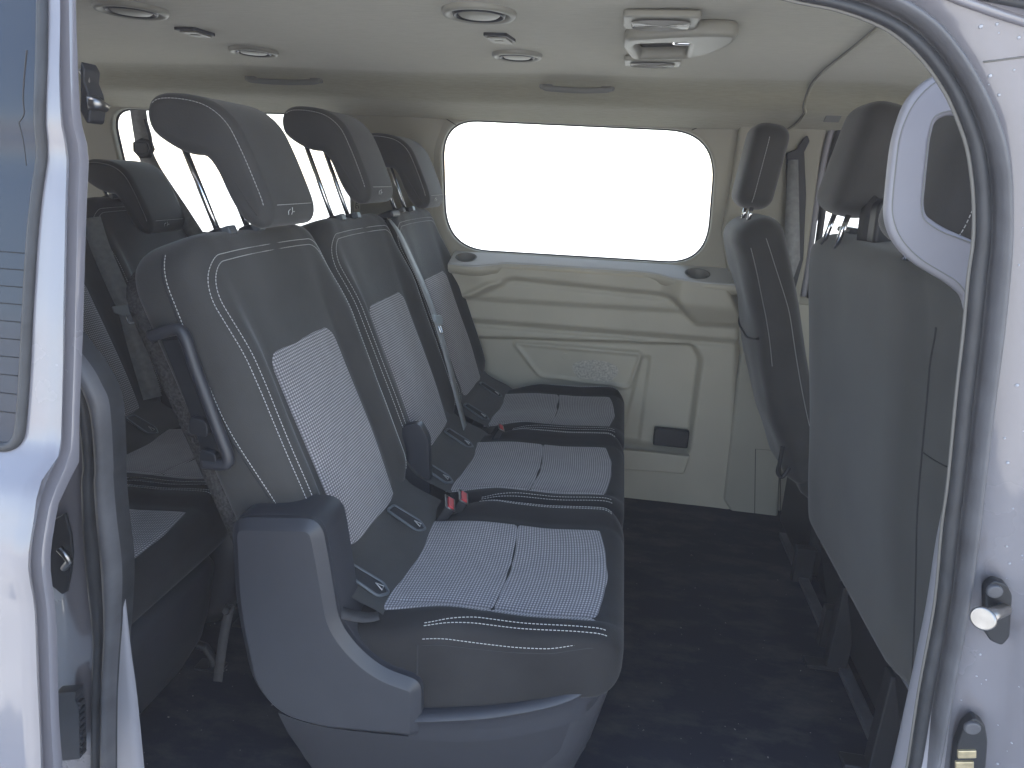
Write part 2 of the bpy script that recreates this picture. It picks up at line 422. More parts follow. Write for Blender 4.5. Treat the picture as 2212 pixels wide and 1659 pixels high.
def ceil_z(x, y):
    b = min(range(len(pc)), key=lambda i: abs(pc[i].y-y)); return cf(x, b).z

# near roof rail and outer roof, so that the sky light does not leak in
roof = MB()
rp = [(.84, 1.425), (.84, 1.46), (.86, 1.52), (.95, 1.56), (1.3, 1.60), (1.7, 1.605), (2.2, 1.58), (2.5, 1.52), (2.60, 1.42)]
rp = catmull([(0, a, b) for a, b in rp], 4)
roof.loft([[Vector((x, p.y, p.z)) for p in rp] for x in (-2.8, -1, 0, 1.4, 2.2)], cap=False, closed=False)
structure(roof.build('roof', 'paint')).modifiers.new('s', 'SOLIDIFY').thickness = .006

# -------- far wall, upper part with three window openings
def wallmap(u, v, w_): return Vector((u, YF-.003+w_, v))
def pf(px, py): p = at(px, py, 'y', YF); return (p.x, p.z)
w_mid = [pf(958, 300), pf(990, 266), pf(1240, 267), pf(1490, 281), pf(1540, 318), pf(1552, 400), pf(1546, 500), pf(1530, 562), pf(1480, 573), pf(1240, 556), pf(1010, 540), pf(965, 500), pf(946, 400)]
zt, zb = 1.372, .915
x0m, x1m = pf(944, 400)[0], pf(1551, 400)[0]
HM = rpoly([(x0m+.008, zt-.004, 0), (x1m-.02, zt-.012, 0), (x1m, zb+.0, 0), (x0m+.030, zb-.003, 0)], [.135, .165, .15, .165], 12)
HR = rpoly([(-1.96, zt-.01, 0), (-1.005, zt-.002, 0), (-1.005, zb, 0), (-1.90, zb, 0)], .09, 8)
HC = rpoly([(.70, 1.37, 0), (1.20, 1.37, 0), (1.55, .93, 0), (.625, .90, 0)], [.12, .08, .04, .05], 8)
outer = [(-2.75, .80, 0), (2.2, .80, 0), (2.2, 1.45, 0), (-2.75, 1.45, 0)]
uw = plate('side_wall', outer, [HR, HM, HC], .03, lambda u, v, w_: Vector((u, YF+.015+w_, v)), 'plastic_trim_up', None, .008)
structure(uw)

for nm, H, lab in (('side_window', HM, 'large white-lit sliding side window behind the middle seat row'),
                   ('side_window', HR, 'rearmost side window half hidden behind the headrests'),
                   ('side_window', HC, 'front door window beyond the front seat headrests')):
    cx = sum(p[0] for p in H)/len(H); cz = sum(p[1] for p in H)/len(H)
    t = thing(nm, lab, 'window', (cx, YF, cz))
    mb = MB(); k = len(H); P = [(p[0]-cx, .040, p[1]-cz) for p in H]
    P = [(a*1.03, b, c*1.05) for a, b, c in P]; mb.prism(P, (0, .004, 0)); mb.build('glass', 'glass', t, smooth=False)
    mb = MB(); mb.tube([(p[0]-cx, .030, p[1]-cz) for p in H], .0048, 8, closed=True); mb.build('seal', 'rubber', t)

# -------- far wall, lower moulded panel (height field towards the van's middle)
def P2(pts): return [pf(*p) for p in pts]
def sdf(poly, x, z):
    d = 1e9; ins = False; n = len(poly)
    for i in range(n):
        ax, az = poly[i][:2]; bx, bz = poly[(i+1) % n][:2]
        ex, ez = bx-ax, bz-az; wx, wz = x-ax, z-az
        t = max(0, min(1, (wx*ex+wz*ez)/(ex*ex+ez*ez+1e-12)))
        d = min(d, math.hypot(wx-ex*t, wz-ez*t))
        if (az > z) != (bz > z) and x < (bx-ax)*(z-az)/(bz-az)+ax: ins = not ins
    return d if ins else -d
def rp2(pts, r): return [(p.x, p.y) for p in rpoly([(a, b, 0) for a, b in P2(pts)], r, 5)]
polyA = rp2([(960, 545), (1125, 560), (1440, 590), (1560, 590), (1610, 700), (1500, 695), (1447, 636), (1110, 600), (1020, 640), (940, 640)], .02)  # upper shelf face
polyTrap = rp2([(1060, 604), (1130, 606), (1440, 640), (1470, 668), (1000, 640), (1020, 625)], .01)
polyRec = rp2([(900, 722), (1497, 741), (1516, 775), (1488, 975), (1350, 958), (900, 930)], .018)
polyMap = rp2([(1108, 742), (1385, 766), (1360, 840), (1165, 815)], .02)
polyRib = rp2([(1388, 775), (1405, 775), (1380, 960), (1340, 955)], .01)
polyTray = rp2([(1340, 925), (1485, 935), (1480, 1010), (1335, 1000)], .015)
lineA = [pf(1000, 697), pf(1610, 746)]
def hp(x, z):
    p = .012
    p += .052*sst(.60, .72, z)*sst(.95, .80, z)*0+.0
    p += .010*sst(.655, .645, z)                                   # lip under the ledge line
    zl = lineA[0][1]+(x-lineA[0][0])/(lineA[1][0]-lineA[0][0])*(lineA[1][1]-lineA[0][1])
    p += .026*sst(zl+.004, zl+.03, z)-.012*math.exp(-((z-zl)/.005)**2)
    p += .030*sst(-.012, .018, sdf(polyA, x, z))
    p += .014*sst(-.01, .012, sdf(polyTrap, x, z))
    p += .042*sst(.15, .23, x)*sst(.715, .80, z)*sst(-.012, .018, sdf(polyA, x, z)+.004)+.016*sst(-.42, -.52, x)*sst(.78, .86, z)
    s = sdf(polyRec, x, z)
    if s > -.03: p -= .045*sst(-.006, .014, s)
    s = sdf(polyMap, x, z)
    if s > -.02: p += .016*math.exp(-(s/.006)**2)+.006*sst(0, .01, s)
    s = sdf(polyRib, x, z)
    if s > -.02: p -= .012*sst(-.006, .006, s)
    p += .0012*noise.noise(Vector((x*6, z*6, 2)))
    # vertical return towards the B pillar
    xe = .455+(.65-z)*.10
    p -= .03*sst(xe-.02, xe+.015, x)
    return p
XS = [-1.0+i*.0065 for i in range(240)]; ZS = [-.01+j*.0068 for j in range(130)]
me = bpy.data.meshes.new('side_panel'); V = []; F = []; nx = len(XS)
for z in ZS:
    for x in XS: V.append((x, YF-hp(x, z), z))
F = [(j*nx+i, j*nx+i+1, (j+1)*nx+i+1, (j+1)*nx+i) for j in range(len(ZS)-1) for i in range(nx-1)]
me.from_pydata(V, [], F)
for p in me.polygons: p.use_smooth = True
me.materials.append(MT['plastic_trim'])
sp = link('side_panel', me); tag(sp, 'moulded grey plastic panel below the large side window', 'wall panel')
# fuzzy lining patch in the panel recess
c = pf(1285, 805)
mb = MB(); mb.add([(c[0]+.085*math.cos(a)*(1+.08*math.sin(3*a)), YF-hp(c[0], c[1])-.0015, c[1]+.05*math.sin(a)*(1+.1*math.cos(2*a))) for a in [i*math.pi/16 for i in range(32)]], [tuple(range(32))])
MT['mottle'] = mat('worn_print', (.42, .40, .35), .7, noise_amt=.30, noise_scale=140, detail=2)
mb.build('worn_patch', 'mottle', sp)
c = pf(1220, 772); mb = MB(); mb.cyl((c[0], YF-hp(*c)+.002, c[1]), (c[0], YF-hp(*c)-.003, c[1]), .012); mb.build('clip_cap', 'plastic_trim', sp, bevel=.002)
# tray pocket low in the recess
mb = MB()
q = [pf(1345, 958), pf(1488, 972), pf(1475, 1010), pf(1330, 1000)]
mb.prism([(a, YF-.035, b) for a, b in q], (0, -.03, 0)); mb.build('tray_front', 'plastic_trim', sp, bevel=.006)
c = pf(1450, 940); mb = MB(); mb.box((c[0], YF+.004, c[1]-.01), (.13, .03, .07)); mb.build('tray_pocket', 'plastic_dark', sp, bevel=.006)

# rest of the lower far wall fore and aft
mb = MB(); mb.box((-1.88, YF+.01, .43), (1.76, .02, .89)); mb.box((1.40, YF+.03, .43), (1.65, .02, .89)); structure(mb.build('side_wall', 'plastic_trim', smooth=False))
# window ledge with two cup holders
MT['hl_dark'] = mat('cup_plastic', (.16, .155, .14), .5)
MT['ledge'] = mat('ledge_plastic', (.43, .43, .42), .28, spec=.6, bump=.25, bump_scale=900, bump_dist=.0003)
def ledge():
    t = thing('window_ledge', 'pale blue-lit ledge under the large side window with two cup holders', 'ledge', (-.1, YF, .905))
    ctr = [(-.60, .10), (-.50, .105), (-.43, .083), (-.36, .066), (0, .064), (.12, .070), (.20, .098), (.30, .112), (.42, .112), (.49, .10)]
    cp = catmull([(a, b, 0) for a, b in ctr], 6)
    holes = [(-.545, .048, .036), (.275, .058, .040)]
    out = [(p.x+.1, p.y) for p in cp]; out = [(out[0][0], -.0)]+out+[(out[-1][0], 0)]
    H = [[(a+.1+r*math.cos(i*math.pi/14), b+r*.86*math.sin(i*math.pi/14)) for i in range(28)] for a, b, r in holes]
    plate('ledge_top', out, H, .014, lambda u, v, w_: Vector((u, -v, w_-.36*v)), 'ledge', t, .004)
    mb = MB(); mb.loft([[Vector((x, -y+.004, -.36*y+.004)), Vector((x, -y-.0005, -.36*y+.002)), Vector((x, -y+.001, -.36*y-.012)), Vector((x, -y+.012, -.36*y-.028)), Vector((x, -y+.03, -.36*y-.034))] for x, y in out[1:-1]], cap=False, closed=False); mb.build('fascia', 'plastic_trim', t)
    for a, b, r in holes:
        mb = MB(); rings = [[Vector((a+.1+rr*math.cos(i*math.pi/14), -b-rr*.86*math.sin(i*math.pi/14), z-.36*(b+rr*.86*math.sin(i*math.pi/14)))) for i in range(28)] for rr, z in ((r+.004, .0085), (r, .0095), (r-.001, .004), (r-.003, -.05))]
        mb.loft(rings, cap=False); mb.add([rings[-1][i] for i in range(28)], [tuple(range(28))]); mb.build('cup_holder', 'hl_dark', t)
ledge()

# far B pillar with its belt slot and the door-opening trim
t = thing('belt_pillar', 'grey trimmed pillar with recessed belt guide behind the driver seat', 'pillar', (.5, YF, 0))
mb = MB()
o_ = [at(x, y, 'y', YF-.03) for x, y in ((1600, 262), (1660, 258), (1792, 262), (1775, 330), (1745, 560), (1700, 800), (1680, 1132), (1590, 1122), (1562, 1080), (1600, 760), (1575, 600), (1560, 500), (1580, 400))]
mb.prism([p-Vector((.5, YF, 0)) for p in o_], (0, .06, 0)); mb.build('cover', 'plastic_trim_up', t, bevel=.012, segs=3)
mb = MB(); o_ = [at(x, y, 'y', YF-.045) for x, y in ((1700, 330), (1722, 322), (1735, 300), (1745, 292), (1750, 305), (1738, 328), (1742, 420), (1736, 560), (1715, 640), (1690, 640), (1700, 480))]
mb.prism([p-Vector((.5, YF, 0)) for p in o_], (0, .05, 0)); mb.build('belt_slot', 'plastic_dark', t, bevel=.004)
mb = MB(); o_ = [at(x, y, 'y', YF-.05) for x, y in ((1702, 345), (1724, 345), (1728, 560), (1700, 640), (1690, 600))]
mb.prism([p-Vector((.5, YF, 0)) for p in o_], (0, -.003, 0)); mb.build('webbing', 'strap', t)
mb = MB(); o_ = [at(x, y, 'y', YF-.035) for x, y in ((1632, 970), (1686, 974), (1686, 1130), (1630, 1125))]
mb.tube([p-Vector((.5, YF, 0)) for p in o_], .0012, 6, closed=True); mb.build('flap_outline', 'seam', t)
t = thing('door_seal', 'slim pale door frame strip and seal at the far front door', 'door seal', (.6, YF, 0))
ln = catmull([at(x, y, 'y', YF-.02)-Vector((.6, YF, 0)) for x, y in ((1850, 232), (1815, 250), (1795, 285), (1780, 345), (1765, 430), (1750, 540), (1735, 640))], 6)
mb = MB(); mb.tube(ln, .010, 10); mb.build('frame_strip', 'pillar', t)
mb = MB(); mb.tube([p+Vector((.022, -.004, -.004)) for p in ln], .011, 10); mb.build('rubber', 'rubber', t)

# seam lines of the pillar heads, on the upper wall
def seam(pts, name, lab, off=.002, r=.0014):
    P = catmull([at(x, y, 'y', YF-off) for x, y in pts], 6); mb = MB(); mb.tube(P, r, 6); o = mb.build(name, 'seam'); o['kind'] = 'structure'; return o
seam([(738, 228), (840, 231), (905, 233), (940, 243), (985, 270)], 'wall_seam', '')
seam([(1494, 281), (1540, 265), (1620, 258), (1720, 259), (1790, 262)], 'wall_seam', '')
# padded pillar between the two side windows
mb = MB(); xa, xb = -.985, x0m-.012
rings = []
for z in [.90+i*.03 for i in range(17)]:
    fl_ = .06*sst(1.25, 1.38, z)
    rings.append([Vector((xa+(xb+fl_*.6-xa+.0)*s_, YF-.003-.030*math.sin(math.pi*s_)**.6*(1-.9*sst(1.28, 1.38, z)), z)) for s_ in [i/12 for i in range(13)]])
mb.loft(rings, cap=False, closed=False); structure(mb.build('wall_pillar', 'plastic_trim_up'))

# airbag marking on the pillar beside the rear window: a small upright tab with its word
t = thing('airbag_tab', 'small upright ivory tab reading AIRBAG at the pillar between windows', 'label', (-.965, YF-.03, 1.10))
p = at(771, 430, 'y', YF-.032); t.location = p
mb = MB(); mb.prism(rpoly([(-.012, 0, -.045), (.012, 0, -.045), (.012, 0, .045), (-.012, 0, .045)], .004, 4), (0, -.002, 0)); mb.build('plate', 'label', t, smooth=False)
def text(s, size, m, parent, loc, rot, name='lettering', ext=.0004):
    cu = bpy.data.curves.new('t', 'FONT'); cu.body = s; cu.size = size; cu.extrude = ext; cu.align_x = 'CENTER'; cu.align_y = 'CENTER'
    o = bpy.data.objects.new('t', cu); COL.objects.link(o); dg = bpy.context.evaluated_depsgraph_get()
    me = bpy.data.meshes.new_from_object(o.evaluated_get(dg)); bpy.data.objects.remove(o); bpy.data.curves.remove(cu)
    me.materials.clear(); me.materials.append(MT[m]); me.name = name
    q = link(name, me, parent); q.location = loc; q.rotation_euler = rot; return q
text('AIRBAG', .020, 'ink', t, (0, -.003, 0), (math.radians(90), math.radians(90), 0))

# rear end and front end of the cabin (behind the door / beyond the seats)
mb = MB(); mb.box((-2.76, 1.66, .43), (.04, 1.72, .9)); mb.box((-2.76, .90, 1.15), (.04, .2, .6)); mb.box((-2.76, 2.42, 1.15), (.04, .2, .6)); structure(mb.build('rear_wall', 'plastic_trim_up', smooth=False))
mb = MB(); mb.box((1.95, 1.66, .40), (.5, 1.72, .95)); structure(mb.build('dashboard', 'plastic_dark', bevel=.04, segs=3))

# ================================================================== CEILING FITTINGS
def air_vent(px, py, lab, s=1.0):
    p = at(px, py, 'z', ZC-.003); z = ceil_z(p.x, p.y)
    t = thing('air_vent', lab, 'air vent', (p.x, p.y, z), 'round air vents in the headliner')
    n = 40
    def ring(r, dz): return [Vector((r*math.cos(2*math.pi*i/n), r*math.sin(2*math.pi*i/n), dz)) for i in range(n)]
    k = .083*s
    mb = MB(); mb.loft([ring(r*k, d) for r, d in ((1.0, .002), (.99, -.005), (.95, -.009), (.86, -.010), (.76, -.004), (.72, .004), (.70, .012))], cap=False); mb.build('bezel', 'beige', t)
    mb = MB(); mb.loft([ring(r*k, d) for r, d in ((.73, .001), (.69, -.009), (.64, -.010), (.62, -.002), (.60, .010))], cap=False); mb.build('dark_ring', 'plastic_dark', t)
    mb = MB(); mb.loft([ring(r*k, d) for r, d in ((.575, .006), (.56, -.006), (.50, -.009), (.2, -.0105), (.01, -.0108))], cap=True); mb.build('flap', 'beige', t)
air_vent(283, 20, 'round air vent in the headliner, farthest left and partly nearest the roof edge', .86)
air_vent(548, 111, 'smaller looking round vent in the headliner above the rear side window', .78)
air_vent(1035, 27, 'round air vent in the headliner nearest the camera at top middle', .86)
air_vent(1117, 122, 'round air vent in the headliner just above the large side window', .78)
for px, py, lab in ((422, 71, 'small square ceiling hook plate between the two left round vents'), (1079, 83, 'small square ceiling hook plate between the two middle round vents')):
    p = at(px, py, 'z', ZC-.003); z = ceil_z(p.x, p.y)
    t = thing('ceiling_clip', lab, 'clip', (p.x, p.y, z), 'square clips in the headliner')
    mb = MB(); o_ = rpoly([(-.03, -.04, 0), (.022, -.04, 0), (.032, .035, 0), (-.022, .035, 0)], .005, 3); mb.prism(o_, (0, 0, -.007)); mb.build('plate', 'plastic_dark', t, bevel=.002)
    mb = MB(); mb.prism([(a*.8, b*.8+.003, -.0072) for a, b, c in o_], (0, 0, -.003)); mb.build('cover', 'beige', t, bevel=.001)
    mb = MB(); mb.box((0, 0, -.0105), (.02, .012, .003)); mb.build('button', 'plastic_trim_up', t, bevel=.001)
def lamp(px0, px1, py, wy, lab):
    a = at(px0, py, 'z', ZC-.006); b = at(px1, py, 'z', ZC-.006); z = ceil_z(a.x, a.y)-.002
    L = (b-a).length; c = (a+b)/2
    t = thing('reading_lamp', lab, 'lamp', (c.x, c.y, z), 'ribbed lamps in the headliner')
    mb = MB(); mb.prism(rpoly([(-L/2, -wy/2, 0), (L/2, -wy/2, 0), (L/2, wy/2, 0), (-L/2, wy/2, 0)], .012, 5), (0, 0, -.014)); mb.build('bezel', 'beige', t, bevel=.005, segs=3)
    # ribbed lens: concentric oval ridges
    mb = MB(); n = 48; rings = []
    for i in range(28):
        s_ = .98*(1-i/28); rr = []
        for k in range(n):
            an = 2*math.pi*k/n; rr.append(Vector((s_*(L/2-.014)*spow(math.cos(an), .55), s_*(wy/2-.010)*spow(math.sin(an), .55), -.0165-(.0022 if i % 2 else 0))))
        rings.append(rr)
    mb.loft(rings); mb.build('lens', 'lens', t, smooth=False)
lamp(1347, 1511, 40, .105, 'larger ribbed ceiling lamp nearest the camera, in front of the belt housing')
lamp(1349, 1472, 131, .085, 'smaller ribbed ceiling lamp just beyond the belt housing')
# belt housing between the lamps
def housing():
    pts = [(1346, 88), (1352, 68), (1440, 62), (1530, 57), (1600, 60), (1585, 80), (1540, 100), (1480, 115), (1365, 115)]
    P = [at(x, y, 'z', ZC-.01) for x, y in pts]; c = sum(P, Vector())/len(P); z = ceil_z(c.x, c.y)
    t = thing('belt_housing', 'teardrop ceiling housing with an opening and belt tongue between two lamps', 'belt housing', (c.x, c.y, z))
    o_ = [(p.x-c.x, p.y-c.y) for p in rpoly([(p.x, p.y, 0) for p in P], .03, 5)]
    H = rpoly([at(x, y, 'z', ZC-.01)-c for x, y in ((1372, 86), (1378, 79), (1462, 76), (1492, 76), (1484, 110), (1385, 112))], .012, 4)
    H = [(p.x, p.y) for p in H]
    plate('shell', o_, [H], .030, lambda u, v, w_: Vector((u, v, -.013+w_)), 'beige', t, .010)
    mb = MB(); mb.prism([(u*1.0, v, -.0005) for u, v in H], (0, 0, -.003)); mb.build('well', 'plastic_dark', t)
    q = at(1480, 92, 'z', ZC-.02)-c; q.z = -.02
    mb = MB(); o2 = rpoly([(-.022, -.035, 0), (.022, -.035, 0), (.022, .035, 0), (-.022, .035, 0)], .01, 4)
    mb.tube([Vector(p)+Vector((q.x, q.y, -.018)) for p in o2], .004, 8, closed=True); mb.build('tongue', 'chrome', t)
    mb = MB(); mb.box((q.x+.012, q.y, -.014), (.03, .05, .012)); mb.build('latch', 'plastic_dark', t, bevel=.003)
housing()
# grab handles on the rolled edge
def grab(px0, px1, py, lab, drop=.0):
    Y_ = 2.25
    a = at(px0, py, 'y', Y_); b = at(px1, py, 'y', Y_); z = ceil_z(a.x, Y_)-.004
    c = (a+b)/2; L = b.x-a.x
    t = thing('grab_handle', lab, 'grab handle', (c.x, Y_, z), 'grab handles over the far side')
    mb = MB(); mb.tube(catmull([(-L/2, .012, .010), (-L/2+.012, -.006, -.004), (-L/2+.05, -.010, -.008), (0, -.011, -.010), (L/2-.05, -.010, -.008), (L/2-.012, -.006, -.004), (L/2, .012, .010)], 6), .0085, 10); mb.build('grip', 'hl_plastic', t)
    for s_ in (-1, 1): mb = MB(); mb.box((s_*(L/2-.015), .004, .004), (.042, .022, .024)); mb.build('mount', 'hl_plastic', t, bevel=.007, segs=3)
MT['hl_plastic'] = mat('handle_plastic', (.20, .20, .19), .8)
grab(532, 692, 160, 'grab handle on the rolled roof edge above the rear side window')
grab(1170, 1325, 174, 'grab handle on the rolled roof edge above the large side window')
# cab headliner seam, small badge and recess
P = catmull([Vector((p.x, p.y, ceil_z(p.x, p.y)-.003)) for p in [at(x, y, 'z', ZC-.01) for x, y in ((1960, 22), (1908, 56), (1850, 102), (1800, 142), (1765, 172))]]+
            [Vector((.50, 2.28, cf(.5, 44).z)), Vector((.515, 2.33, ceil_z(.515, 2.33)-.004)), Vector((.515, 2.41, ceil_z(.515, 2.41)-.003)), Vector((.50, 2.49, 1.36))], 6)
P = [Vector((p.x, p.y, ceil_z(p.x, p.y)-.002)) for p in P]
mb = MB(); mb.tube(P, .0014, 6); structure(mb.build('ceiling_seam', 'hl_plastic'))
mb = MB(); mb.tube([p+Vector((.006, 0, -.001)) for p in P], .0035, 8); structure(mb.build('ceiling_seam', 'headliner'))
p = at(1812, 178, 'y', 2.36); p.z = ceil_z(p.x, p.y)-.002
t = thing('ceiling_badge', 'tiny oblong plate in the cab headliner near the front seam', 'plate', p)
mb = MB(); Rb = Matrix.Rotation(math.radians(-35), 3, 'X'); mb.box((0, 0, 0), (.045, .035, .004), Rb); mb.build('plate', 'hl_plastic', t, bevel=.0015)
p = at(1945, 172, 'y', 2.34); p.z = ceil_z(p.x, p.y)-.0
t = thing('cab_grab_handle', 'shadowy grab handle recess in the cab roof above the front seats', 'grab handle', p)
mb = MB(); mb.tube(catmull([(-.10, .05, -.03), (-.085, .0, -.01), (-.04, -.01, -.012), (.08, -.01, -.015), (.12, .01, -.01)], 6), .010, 10); mb.build('grip', 'hl_plastic', t)

# ================================================================== SEATS
TH = math.radians(20.3)
TV = Vector((-math.sin(TH), 0, math.cos(TH))); NV = Vector((math.cos(TH), 0, math.sin(TH)))
HPROF = [(-.770, 1.292), (-.795, 1.281), (-.805, 1.257), (-.797, 1.227), (-.762, 1.204), (-.730, 1.193), (-.702, 1.190), (-.682, 1.166), (-.663, 1.124), (-.640, 1.088), (-.614, 1.073), (-.590, 1.080), (-.583, 1.110), (-.600, 1.160), (-.624, 1.216), (-.646, 1.254), (-.680, 1.280), (-.722, 1.291)]
def inset(poly, d):
    n = len(poly); out = []
    for i in range(n):
        a, b, c = [Vector((*poly[(i+k) % n], 0)) for k in (-1, 0, 1)]
        t = (c-a).normalized(); nrm = Vector((-t.y, t.x, 0)); out.append(((b+nrm*d*INS).x, (b+nrm*d*INS).y))
    return out
INS = 1
def headrest(parent, yc, dx, dz, hw=.118, stitch=True, posts=True, tilt=0.0, prof=HPROF, cx=-.71, cz=1.2, front_seam=True, emblem=True, postlow=1.03):
    # decide the inward direction once
    global INS
    pr = catmull([(x, z, 0) for x, z in prof], 3, closed=True); pr = [(p.x, p.y) for p in pr]
    area = sum(pr[i][0]*pr[(i+1) % len(pr)][1]-pr[(i+1) % len(pr)][0]*pr[i][1] for i in range(len(pr)))
    INS = 1 if area > 0 else -1
    rings = []
    def tr(x, y, z):
        x0, z0 = x-cx, z-cz; c, s_ = math.cos(tilt), math.sin(tilt)
        return Vector((cx+x0*c+z0*s_+dx, yc+y, cz-x0*s_+z0*c+dz))
    R = .023
    for a in (90, 78, 64, 50, 36, 22, 10, 0):
        an = math.radians(a); off = R*(1-math.cos(an)); yy = -hw+R-R*math.sin(an)
        rings.append([tr(x, yy, z) for x, z in inset(pr, off)] if off > 1e-6 else [tr(x, yy, z) for x, z in pr])
    ring0 = rings[::-1] if False else rings
    seq = rings[:]                     # from outside to full
    seq = [seq[i] for i in range(len(seq))]
    full = []
    for r_ in seq: full.append(r_)
    for r_ in reversed(seq): full.append([Vector((p.x, 2*yc-p.y, p.z)) for p in r_])
    # order: outermost ring has the largest inset
    mb = MB(); mb.loft(full); hr = mb.build('headrest', 'cloth', parent)
    if stitch:
        mb = MB()
        # seam around the front slab on the near side, a little inside the corner
        ins = inset(pr, .0165)
        sel = [p for p in ins]
        idx = sorted(range(len(ins)), key=lambda i: i)
        pts = [tr(x, -hw+.0035, z) for x, z in ins]
        # arc from the top rear over the top and down the front
        i0 = min(range(len(pr)), key=lambda i: (pr[i][0]+.80)**2+(pr[i][1]-1.29)**2)
        i1 = min(range(len(pr)), key=lambda i: (pr[i][0]+.588)**2+(pr[i][1]-1.112)**2)
        seq_ = []
        i = i0
        while i != i1: seq_.append(i); i = (i-1) % len(pr)
        seq_.append(i1)
        if len(seq_) > len(pr)*.6:
            seq_ = []; i = i0
            while i != i1: seq_.append(i); i = (i+1) % len(pr)
            seq_.append(i1)
        line = [tr(inset(pr, .010)[k][0], -hw+R-math.sqrt(R*R-(R-.010)**2)-.0006, inset(pr, .010)[k][1]) for k in seq_]
        stitch_line(hr, line, r=.0006)
        k = seq_[-1]; x, z = pr[k]
        line2 = [tr(x+.0010, yy, z+.004) for yy in [-hw+.03+j*.01 for j in range(int((2*hw-.06)/.01)+1)]]
        stitch_line(hr, line2, r=.0006)
        if emblem:
            # little embossed tag low on the front face: a chair outline
            mb = MB(); k = min(range(len(pr)), key=lambda i: (pr[i][0]+.594)**2+(pr[i][1]-1.099)**2)
            o = tr(pr[k][0]+.002, -.02, pr[k][1]-.002)
            for pp in ([(0, 0), (.006, .004), (.006, .012)], [(.006, .004), (.016, .004)], [(0, -.012), (.008, -.012), (.012, -.004)]):
                mb.tube([o+Vector((.0006, a, b*.8)) for a, b in [(q[1], q[0]) for q in pp]], .0008, 5)
            mb.build('emblem', 'thread', hr)
    if posts:
        for s_ in (-.068, .036):
            top = tr(-.762, s_, 1.225); low = top-TV*((top.z-postlow)/TV.z)
            mb = MB(); mb.tube([top, low], .0058, 12)
            mb.build('post', 'chrome', parent)
            g = top-TV*((top.z-(postlow+.032))/TV.z)
            mb = MB(); n = 20
            mb.loft([[g+TV*h_+(NV*math.cos(2*math.pi*i/n)*.9+Vector((0, 1, 0))*math.sin(2*math.pi*i/n)*1.15)*r for i in range(n)] for h_, r in ((-.02, .021), (-.004, .021), (.002, .017), (.004, .008))])
            mb.build('post_guide', 'plastic_dark', parent)
            mb = MB(); mb.box(g+NV*.022+TV*(-.006), (.018, .026, .016), Matrix((NV, Vector((0, 1, 0)), TV)).transposed()); mb.build('release_button', 'bluegrey', parent, bevel=.003)
    return hr

